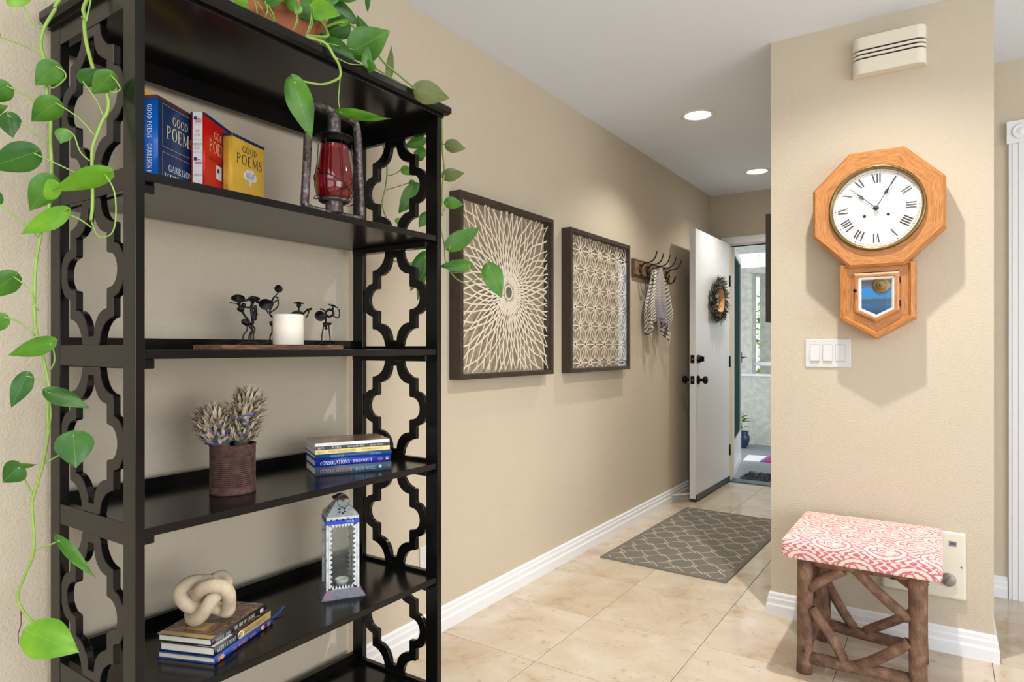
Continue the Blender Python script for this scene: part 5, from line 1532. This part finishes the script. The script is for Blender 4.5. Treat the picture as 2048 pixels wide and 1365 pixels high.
# lower pendulum box
YL = 2.814
def pent(x0, x1, zt, zs, ztip, Y): return [V((x0, Y, zt)), V((x1, Y, zt)), V((x1, Y, zs)), V(((x0+x1)/2, Y, ztip)), V((x0, Y, zs))]
bx0, bx1 = -.3482, -.0963; cxm = (bx0+bx1)/2
def pent_in(d, Y, zt=1.459): 
    return pent(bx0+d, bx1-d, zt-d*.6, 1.2468+d*.50, 1.170+d*1.17, Y)
rows = [pent_in(0, PY), pent_in(0, YL+.004), pent_in(.004, YL), pent_in(.014, YL-.002), pent_in(.020, YL+.006), pent_in(.024, YL+.010), pent_in(.056, YL+.010)]
for k in range(5):
    j = (k+1) % 5; P = []; ST = []; acc = 0; m = MB()
    for q, rw in enumerate(rows):
        if q: acc += (rows[q][k]-rows[q-1][k]).length
        P += [rw[k], rw[j]]; h = (rw[j]-rw[k]).length/2
        ST += [(-h+k*2.3+9, acc+k*.9), (h+k*2.3+9, acc+k*.9)]
    m.add(P, [(2*q, 2*q+1, 2*q+3, 2*q+2) for q in range(len(rows)-1)], False, ST)
    m.build('case_segment', 'oak', ck)
dr = MB()
def dpent(d, Y): return pent(-.2988+d, -.1470-d, 1.421-d, 1.2755+d*.45, 1.2325+d*1.12, Y)
rows = [dpent(0, YL+.010), dpent(0, YL-.004), dpent(.006, YL-.008), dpent(.013, YL-.008), dpent(.017, YL-.002)]
door = None
for k in range(5):
    j = (k+1) % 5; P = []; ST = []; acc = 0; m = MB()
    for q, rw in enumerate(rows):
        if q: acc += (rows[q][k]-rows[q-1][k]).length
        P += [rw[k], rw[j]]; h = (rw[j]-rw[k]).length/2
        ST += [(-h+k*1.7+20, acc+k), (h+k*1.7+20, acc+k)]
    m.add(P, [(2*q, 2*q+1, 2*q+3, 2*q+2) for q in range(len(rows)-1)], False, ST)
    o = m.build('door_moulding', 'oak', ck)
m = MB(); a, b = dpent(.0165, YL-.003), dpent(.0225, YL-.001); 
m.add(a+b, [(k, (k+1) % 5, 5+(k+1) % 5, 5+k) for k in range(5)]); a, b = dpent(.0225, YL-.001), dpent(.026, YL+.006)
m.add(a+b, [(k, (k+1) % 5, 5+(k+1) % 5, 5+k) for k in range(5)])
m.build('inner_liner', 'trim_white', ck)
n = NT('sea_print'); co = n.coord(); sep = n.new('ShaderNodeSeparateXYZ'); n.lk(co, sep.inputs[0])
z_ = n.math('ADD', sep.outputs[2], n.math('MULTIPLY', n.math('SUBTRACT', n.noise(n.coord('Object', (1, 1, 5)), 60, 3), .5), .012))
n.color(n.ramp(n.math('MULTIPLY', n.math('SUBTRACT', z_, .10), 7.0), [(.0, s2l((14, 60, 92))), (.20, s2l((20, 84, 128))), (.34, s2l((52, 70, 96))), (.40, s2l((26, 120, 178))), (.66, s2l((18, 118, 190))), (.68, s2l((84, 92, 108))), (1.0, s2l((70, 76, 90)))])).set(rough=.35)
p = dpent(.024, YL+.008); m = MB().add(p, [(0, 4, 3, 2, 1)]); m.build('sea_picture', 'sea_print', ck)
MB().lathe([(0, .004), (.008, .004), (.010, .002), (.013, .004), (.015, .002), (.024, .0025), (.030, .001), (.031, 0)], (-.2060, YL+.005, 1.3735), 32, (0, -1, 0)).build('pendulum_bob', 'brass', ck)
p = dpent(.0225, YL+.0005); m = MB().add(p, [(0, 4, 3, 2, 1)]); m.build('door_glass', 'clear_glass', ck)
MB().lathe([(.003, 0), (.003, .006), (.0065, .009), (.0065, .013), (0, .016)], (-.2930, YL-.007, 1.3545), 14, (0, -1, 0)).build('door_knob', 'oil_bronze', ck)
for z in (1.390, 1.302): MB().box(-.1470, -.1430, YL-.005, YL+.008, z-.011, z+.011).build('hinge', 'oil_bronze', ck)

# ================================================================== SWITCHES, CHIME, HEATER, OUTLET
sw = thing('switch_plate', (-.4045, PY, 1.055), 'white triple switch plate on the clock wall', 'switch')
MB().box(-.489, -.320, PY-.006, PY, 1.056, 1.172).build('plate', 'white_plastic', sw, bevel=(.003, 2))
for i, x in enumerate((-.4515, -.4045, -.3575)):
    m = MB(); t = .0025 if i < 2 else -.0005
    m.add([(x-.0165, PY-.006, 1.081), (x+.0165, PY-.006, 1.081), (x+.0165, PY-.0065-t-.003, 1.0825), (x-.0165, PY-.0065-t-.003, 1.0825), (x-.0165, PY-.0075+t*.3, 1.147), (x+.0165, PY-.0075+t*.3, 1.147), (x+.0165, PY-.006, 1.148), (x-.0165, PY-.006, 1.148)],
          [(0, 1, 2, 3), (3, 2, 5, 4), (4, 5, 6, 7), (0, 3, 4, 7), (1, 6, 5, 2)])
    rk_ = m.build('rocker', 'white_plastic', sw)
    mm = MB()
    for (a0, a1, b0, b1) in ((x-.0178, x-.0165, 1.080, 1.149), (x+.0165, x+.0178, 1.080, 1.149), (x-.0178, x+.0178, 1.148, 1.1495), (x-.0178, x+.0178, 1.0795, 1.081)): mm.box(a0, a1, PY-.0063, PY-.006, b0, b1)
    simple('gap_grey', (170, 170, 168), .7) if 'gap_grey' not in M else None
    mm.build('rocker_gap', 'gap_grey', sw)
    for z in (1.0645, 1.1635): MB().lathe([(.003, 0), (.0026, .0006), (0, .0008)], (x, PY-.006, z), 10, (0, -1, 0)).build('screw', 'white_plastic', sw)
ch = thing('door_chime', (-.185, PY, 2.205), 'cream door chime cover with three dark slots above the clock', 'door chime')
x0, x1, z0, z1, dp = -.312, -.064, 2.208, 2.352, .050
slots = (2.300, 2.284, 2.268)
def chime_outline(ins=0.0, n=8):
    r_ = .034; P = [(x0+ins, PY)]
    for k in range(n+1): a = pi - k*pi/2/n; P.append((x0+ins+r_+r_*cos(a), PY-dp+ins+r_-r_*sin(a)))
    for k in range(n+1): a = pi/2 - k*pi/2/n; P.append((x1-ins-r_+r_*cos(a), PY-dp+ins+r_-r_*sin(a)))
    P.append((x1-ins, PY)); return P
ed = [z0]
for s in reversed(slots): ed += [s-.003, s+.003]
ed.append(z1)
for k in range(0, len(ed), 2):
    po = chime_outline()
    MB().prism([(p[0], p[1], ed[k]) for p in po], (0, 0, ed[k+1]-ed[k])).build('cover_band', 'cream_plastic', ch, bevel=(.0018, 2))
MB().prism([(p[0], p[1], z0+.01) for p in chime_outline(.006)], (0, 0, z1-z0-.02)).build('inner_body', 'dark_slot', ch)
ht = thing('wall_heater', (-.075, PY, .2), 'cream wall heater panel with round knob behind the stool', 'heater')
MB().box(-.210, .058, PY-.016, PY, .203, .452).build('face_panel', 'cream_plastic', ht, bevel=(.008, 3))
for k in range(9): MB().box(-.185, -.055, PY-.0168, PY-.0155, .240+k*.0095, .2445+k*.0095).build('grille_slot', 'dark_slot', ht)
simple('knob_grey', (150, 144, 136), .4, metal=.3)
MB().lathe([(.024, 0), (.024, .008), (.0225, .010), (0, .010)], (.005, PY-.016, .275), 24, (0, -1, 0)).obox((-.006, PY-.030, .258), (.003, 0, .001), (0, .006, 0), (.016, 0, .034)).build('control_knob', 'knob_grey', ht)
simple('badge_grey', (116, 120, 128), .4)
MB().box(.006, .029, PY-.0175, PY-.016, .401, .419).build('badge', 'badge_grey', ht)
MB().box(.012, .023, PY-.0178, PY-.0175, .408, .412).build('badge_mark', 'dark_slot', ht)
MB().lathe([(.004, 0), (.0035, .001), (0, .0012)], (.045, PY-.016, .327), 12, (0, -1, 0)).build('screw', 'steel', ht)
oc = onX(851, 1121, WX)
ol = thing('outlet_plate', oc, 'white wall outlet plate behind the shelf lattice', 'outlet')
MB().box(WX, WX+.006, oc.y-.037, oc.y+.037, oc.z-.058, oc.z+.058).build('plate', 'white_plastic', ol, bevel=(.002, 2))
for dz in (-.02, .02): MB().box(WX+.006, WX+.0075, oc.y-.016, oc.y+.016, oc.z+dz-.014, oc.z+dz+.014).build('socket', 'white_plastic', ol, bevel=.003)

# ================================================================== STOOL
n = NT('bark'); co = n.coord('Object', (1, 1, 1)); st = n.coord('st', (1, 1, 1))
f = n.noise(n.coord('st', (14, 90, 1)), 3.0, 5, .65, .4); g = n.noise(co, 22, 4, .6)
n.color(n.mix(.5, n.ramp(g, [(.3, s2l((98, 68, 56))), (.55, s2l((138, 104, 82))), (.75, s2l((170, 138, 108)))]), n.ramp(f, [(.36, (.22, .18, .16)), (.5, (.85, .80, .76)), (.66, (1, 1, 1))]), 'MULTIPLY')).set(rough=.7); n.bump(f, .9, .004)
simple('cut_end', (196, 152, 106), .7, var=.15)
def log(m, a, b, r, wob=.0025, n_=12, k=9):
    a, b = V(a), V(b); ax = (b-a); L = ax.length; ax.normalize(); x = ax.orthogonal().normalized(); y = ax.cross(x)
    P = []; ST = []; ph = random.random()*6
    for i in range(k+1):
        t = i/k; c = a + ax*(L*t) + x*(wob*sin(4*t+ph)) + y*(wob*cos(3*t+ph))
        for j in range(n_):
            an = 2*pi*j/n_; rr = r*(1+.05*sin(3*an+ph+2*t)+.03*sin(9*t+ph+an))
            P.append(c + (x*cos(an)+y*sin(an))*rr); ST.append((L*t+ph, an*r))
    F = [(i*n_+j, i*n_+(j+1) % n_, (i+1)*n_+(j+1) % n_, (i+1)*n_+j) for i in range(k) for j in range(n_)]
    F += [list(reversed(range(n_))), [k*n_+j for j in range(n_)]]
    m.add(P, F, True, ST)
    m.sm[-1] = m.sm[-2] = False
    return m
stl = thing('rustic_stool', (-.245, 2.62, 0), 'rustic log stool with pink damask upholstered seat', 'stool')
lx0, lx1, ly0, ly1 = -.413, -.078, 2.457, 2.770
for (x, y) in ((lx0, ly0), (lx1, ly0), (lx0+.012, ly1), (lx1-.004, ly1)):
    log(MB(), (x, y, 0), (x, y, .420), .0262, .002).build('leg', 'bark', stl)
def peg(x, y, z):
    MB().lathe([(.004, 0), (.0035, .001), (0, .0012)], (x, y-.0265, z), 8, (0, -1, 0)).build('nail', 'dark_slot', stl)
for x in (lx0, lx1):
    for z in (.085, .405): peg(x, ly0, z)
for y in (ly0, ly1):
    log(MB(), (lx0+.02, y, .062), (lx1-.02, y, .056), .0210, .004).build('bottom_rail', 'bark', stl)
    log(MB(), (lx0+.02, y, .398), (lx1-.02, y, .394), .0165, .004).build('top_rail', 'bark', stl)
    mx = (lx0+lx1)/2
    for (a, b) in (((lx0+.022, .300), (mx-.050, .385)), ((mx-.012, .388), (lx1-.020, .262)), ((lx0+.024, .235), (mx-.048, .078)), ((mx-.005, .068), (lx1-.022, .185))):
        log(MB(), (a[0], y-.006, a[1]), (b[0], y-.006, b[1]), .0172, .004).build('brace', 'bark', stl)
for x in (lx0, lx1):
    log(MB(), (x, ly0+.02, .095), (x, ly1-.02, .095), .018, .004).build('side_rail', 'bark', stl)
    log(MB(), (x, ly0+.02, .385), (x, ly1-.02, .385), .016, .004).build('side_rail', 'bark', stl)
    log(MB(), (x, ly0+.02, .13), (x, ly1-.02, .33), .014, .004).build('brace', 'bark', stl)
n = NT('damask'); co = n.new('ShaderNodeTexCoord'); sep = n.new('ShaderNodeSeparateXYZ'); n.lk(co.outputs['Object'], sep.inputs[0])
wob = n.noise(co.outputs['Object'], 60, 2)
wob2 = n.noise(co.outputs['Object'], 130, 2)
u = n.math('MULTIPLY', n.math('ADD', sep.outputs[0], n.math('MULTIPLY', n.math('SUBTRACT', wob, .5), .010)), 1/.158)
v = n.math('MULTIPLY', n.math('ADD', n.math('ADD', sep.outputs[1], sep.outputs[2]), n.math('MULTIPLY', n.math('SUBTRACT', wob2, .5), .010)), 1/.108)
row = n.math('FLOOR', v)
fu = n.math('SUBTRACT', n.math('FRACT', n.math('ADD', u, n.math('MULTIPLY', row, .5))), .5)
fv = n.math('SUBTRACT', n.math('FRACT', v), .5)
rr = n.math('POWER', n.math('ADD', n.math('MULTIPLY', n.math('MULTIPLY', fu, fu), 1.35), n.math('MULTIPLY', fv, fv)), .5)
th = n.math('ARCTAN2', fu, n.math('ADD', fv, .26))
petal = n.math('SINE', n.math('ADD', n.math('MULTIPLY', rr, 36), n.math('MULTIPLY', n.math('SINE', n.math('MULTIPLY', th, 9)), 2.4)))
def band(lo, hi): return n.math('MULTIPLY', n.math('GREATER_THAN', rr, lo), n.math('LESS_THAN', rr, hi))
leafw = n.math('SINE', n.math('ADD', n.math('MULTIPLY', n.math('ABSOLUTE', fu), 38), n.math('MULTIPLY', n.math('SINE', n.math('MULTIPLY', fv, 25.1)), 2.6)))
pat = n.math('MULTIPLY', n.math('LESS_THAN', rr, .30), n.math('GREATER_THAN', petal, .40))
pat = n.math('MAXIMUM', pat, n.math('MAXIMUM', band(.30, .35), band(.44, .475)))
pat = n.math('MAXIMUM', pat, n.math('MULTIPLY', n.math('GREATER_THAN', rr, .475), n.math('GREATER_THAN', leafw, .12)))
weave = n.noise(co.outputs['Object'], 700, 2)
n.color(n.mix(pat, n.mix(weave, s2l((226, 212, 196)), s2l((240, 230, 216))), n.mix(weave, s2l((206, 98, 118)), s2l((224, 124, 138))))).set(rough=.9, sheen=.2); n.bump(weave, .15, .0006)
# cushion: rounded box with a slightly crowned top
P = []; F = []; NX, NY = 22, 22
sx0, sx1, sy0, sy1, sz0, sz1 = -.480, -.011, 2.384, 2.862, .412, .475
def cush(u_, v_):
    x = sx0+(sx1-sx0)*u_; y = sy0+(sy1-sy0)*v_
    return x, y
m = MB(); prof = [(0.006, sz0), (.001, sz0+.005), (0, sz0+.012), (0, sz1-.012), (.002, sz1-.006), (.006, sz1-.002), (.014, sz1)]
def rrect(ins, z, k=6, rad=.022):
    x0, x1, y0, y1 = sx0+ins, sx1-ins, sy0+ins, sy1-ins; r_ = max(.004, rad-ins*.5); out = []
    for (cx_, cy_, a0) in ((x1-r_, y1-r_, 0), (x0+r_, y1-r_, 90), (x0+r_, y0+r_, 180), (x1-r_, y0+r_, 270)):
        for i in range(k+1): a = math.radians(a0+90*i/k); out.append(V((cx_+r_*cos(a), cy_+r_*sin(a), z)))
    return out
prev = None
rows = [rrect(i_, z_) for (i_, z_) in prof] + [rrect(.06, sz1+.005), rrect(.13, sz1+.009), rrect(.20, sz1+.010)]
nn = len(rows[0]); P = [p for rw in rows for p in rw]
F = [(i*nn+j, i*nn+(j+1) % nn, (i+1)*nn+(j+1) % nn, (i+1)*nn+j) for i in range(len(rows)-1) for j in range(nn)] + [[(len(rows)-1)*nn+j for j in range(nn)], list(reversed(range(nn)))]
m.add(P, F, True); m.build('seat_cushion', 'damask', stl)

# ================================================================== HALL RUG
n = NT('rug_weave'); co = n.new('ShaderNodeTexCoord'); sep = n.new('ShaderNodeSeparateXYZ')
wv = n.noise(co.outputs['Object'], 26, 2); wv2 = n.noise(co.outputs['Object'], 330, 2)
n.lk(co.outputs['Object'], sep.inputs[0])
wx = n.math('MULTIPLY', n.math('SUBTRACT', wv, .5), .012)
fx = n.math('ABSOLUTE', n.math('SUBTRACT', n.math('FRACT', n.math('MULTIPLY', n.math('ADD', sep.outputs[0], wx), 1/.136)), .5))
fy = n.math('ABSOLUTE', n.math('SUBTRACT', n.math('FRACT', n.math('MULTIPLY', n.math('ADD', sep.outputs[1], wx), 1/.150)), .5))
def ln(a, b): return n.math('LESS_THAN', n.math('ABSOLUTE', n.math('SUBTRACT', n.math('ADD', a, b), .600)), .034)
l = n.math('MAXIMUM', ln(fx, fy), n.math('MAXIMUM', ln(n.math('SUBTRACT', 1.0, fx), fy), ln(fx, n.math('SUBTRACT', 1.0, fy))))
bx = n.math('MULTIPLY', n.math('LESS_THAN', n.math('ABSOLUTE', sep.outputs[0]), .315), n.math('LESS_THAN', n.math('ABSOLUTE', sep.outputs[1]), .64))
n.color(n.mix(n.math('MULTIPLY', l, bx), n.ramp(wv2, [(.3, s2l((96, 93, 86))), (.7, s2l((128, 124, 114)))]), s2l((182, 170, 148)))).set(rough=.95); n.bump(wv2, .5, .003)
m = MB(); hw, hl = .340, .665
m.frustum([(-hw, -hl, 0), (hw, -hl, 0), (hw, hl, 0), (-hw, hl, 0)], [(-hw+.003, -hl+.003, .007), (hw-.003, -hl+.003, .007), (hw-.003, hl-.003, .007), (-hw+.003, hl-.003, .007)])
rg = m.build('hall_rug', 'rug_weave', org=(0, 0, 0)); rg.location = (-1.207, 3.838, .0005); rg.rotation_euler = (0, 0, -.022)
tag(rg, 'grey woven hall rug with cream trellis lines', 'rug')

# ================================================================== PORCH THINGS
n = NT('mat_shag'); f = n.noise(n.coord(), 120, 3); n.color(n.ramp(f, [(.3, s2l((48, 48, 52))), (.7, s2l((98, 98, 104)))])).set(rough=1.0)
m = MB()
for i in range(900):
    x, y = random.uniform(-1.50, -.75), random.uniform(5.80, 6.12)
    blade(m, V((x, y, -.006)), V((random.uniform(-.6, .6), random.uniform(-.6, .6), 1)), .028, .012, .3, V((1, 0, 0)))
mt = thing('door_mat', (-1.12, 5.96, -.012), 'dark grey shaggy door mat outside the doorway', 'door mat')
MB().box(-1.50, -.75, 5.80, 6.12, -.012, .002).build('backing', 'mat_shag', mt)
m.build('pile', 'mat_shag', mt)['kind'] = 'stuff'
n = NT('porch_rug'); sep = n.new('ShaderNodeSeparateXYZ'); co = n.coord(); n.lk(co, sep.inputs[0])
n.color(n.ramp(n.math('FRACT', n.math('ADD', n.math('MULTIPLY', sep.outputs[0], 2.1), 1.0)), [(0, s2l((235, 235, 235))), (.40, s2l((238, 236, 236))), (.42, s2l((120, 100, 170))), (.50, s2l((170, 40, 120))), (.75, s2l((150, 30, 100))), (.78, s2l((230, 228, 228)))], 'CONSTANT')).set(rough=.95)
m = MB().obox((-1.72, 6.78, -.012), (.9, .10, 0), (-.04, .36, 0), (0, 0, .008))
tag(m.build('porch_rug', 'porch_rug'), 'white and magenta striped rug on the porch', 'rug')
simple('pot_glaze', (36, 58, 92), .25, var=.3, vscale=8)
pp = V((-1.965, 7.66, -.012))
gp = thing('garden_pot', pp, 'dark blue glazed garden pot with a small plant on the porch', 'potted plant')
MB().lathe([(0, 0), (.055, 0), (.075, .03), (.095, .09), (.095, .13), (.075, .165), (.085, .185), (.08, .19), (.068, .17), (0, .165)], pp, 28).build('pot', 'pot_glaze', gp)
m = MB().tube([pp+UP*.16, pp+V((.01, 0, .30)), pp+V((.03, -.01, .40))], .004, 6).tube([pp+UP*.16, pp+V((-.02, 0, .28))], .004, 6)
m.build('stem', 'vine_green', gp)
m = MB()
for i in range(16):
    a = random.random()*6.28; z = random.uniform(.22, .42)
    blade(m, pp+V((.02, 0, z)), V((cos(a), sin(a), .5)), .09, .045, -.4, UP)
m.build('leaves', 'leaf_dark', gp)
m = MB()
for i in range(260):
    p = V((random.gauss(-2.03, .14), random.uniform(8.75, 9.3), random.uniform(.2, 1.85)))
    blade(m, p, V((random.uniform(-1, 1), random.uniform(-1, 1), random.uniform(-.6, .8))), .10, .055, .2, UP)
sb = thing('shrub', (-2.03, 9.0, -1.0), 'green leafy shrub in the gap between the porch piers', 'shrub')
m.build('foliage', 'leaf_mid', sb)
MB().tube([(-2.03, 9.0, -1.0), (-2.0, 9.02, .2), (-2.05, 9.0, 1.5)], [.03, .02, .008], 8).build('trunk', 'bark_wood', sb)
m = MB()
for i in range(60):
    c = V((random.gauss(-.98, .10), 7.86+random.uniform(-.1, .08), random.uniform(0, .26)))
    blade(m, c, V((random.uniform(-1, .4), random.uniform(-.5, .5), random.uniform(.2, 1))), .12, .035, .2, UP)
simple('dry_leaf', (206, 160, 96), .9, var=.2)
dp_ = thing('dry_plant', (-1.0, 7.86, -.012), 'dry tan plant against the low porch wall', 'plant')
m.build('leaves', 'dry_leaf', dp_)
# ================================================================== pieces that belong to a part become its sub-parts
def stem_(o): return o.name.split('.')[0]
def nest(root, part, pieces):
    kids = list(root.children)
    ps = [k for k in kids if stem_(k) == part]
    if not ps: return
    for k in kids:
        if stem_(k) in pieces and k not in ps: k.parent = ps[0]
for o in list(COL.objects):
    s = stem_(o)
    if o.parent is not None: continue
    if s == 'book':
        nest(o, 'spine', ('spine_lettering', 'spine_band', 'spine_panel', 'flag_canton', 'flag_stripes', 'dotted_rule', 'burst_print', 'publisher_mark', 'moon_print', 'gold_ornament', 'ring_print'))
        nest(o, 'front_cover', ('title_lettering', 'author_lettering', 'subtitle_lettering', 'border_lines', 'cover_band', 'cover_stamp', 'stamp_mark', 'tree_print', 'cover_panel', 'title_plate'))
    elif s == 'wall_clock':
        nest(o, 'dial', ('numeral', 'minute_track', 'faint_maker_mark', 'hour_hand', 'minute_hand', 'hand_hub', 'winding_hole'))
        nest(o, 'bezel', ('dial_glass',))
        nest(o, 'door_moulding', ('door_knob', 'hinge', 'inner_liner', 'door_glass'))
    elif s == 'tin_lantern':
        nest(o, 'roof', ('flower_cutouts', 'chimney_cap', 'ring_handle')); nest(o, 'upper_band', ('blue_band', 'punched_holes', 'band_lettering'))
    elif s == 'switch_plate': nest(o, 'plate', ('screw', 'rocker_gap'))
    elif s == 'wall_heater': nest(o, 'face_panel', ('grille_slot', 'badge', 'badge_mark', 'screw'))
    elif s == 'outlet_plate': nest(o, 'plate', ('socket',))
    elif s == 'coat_rack': nest(o, 'backboard', ('panel',))
    elif s == 'railroad_lantern': nest(o, 'side_tubes', ('bail_handle',))
    elif s == 'flameless_candle': nest(o, 'wax_body', ('wick',))
    elif s == 'door_1': nest(o, 'deadbolt', ('thumb_turn',))
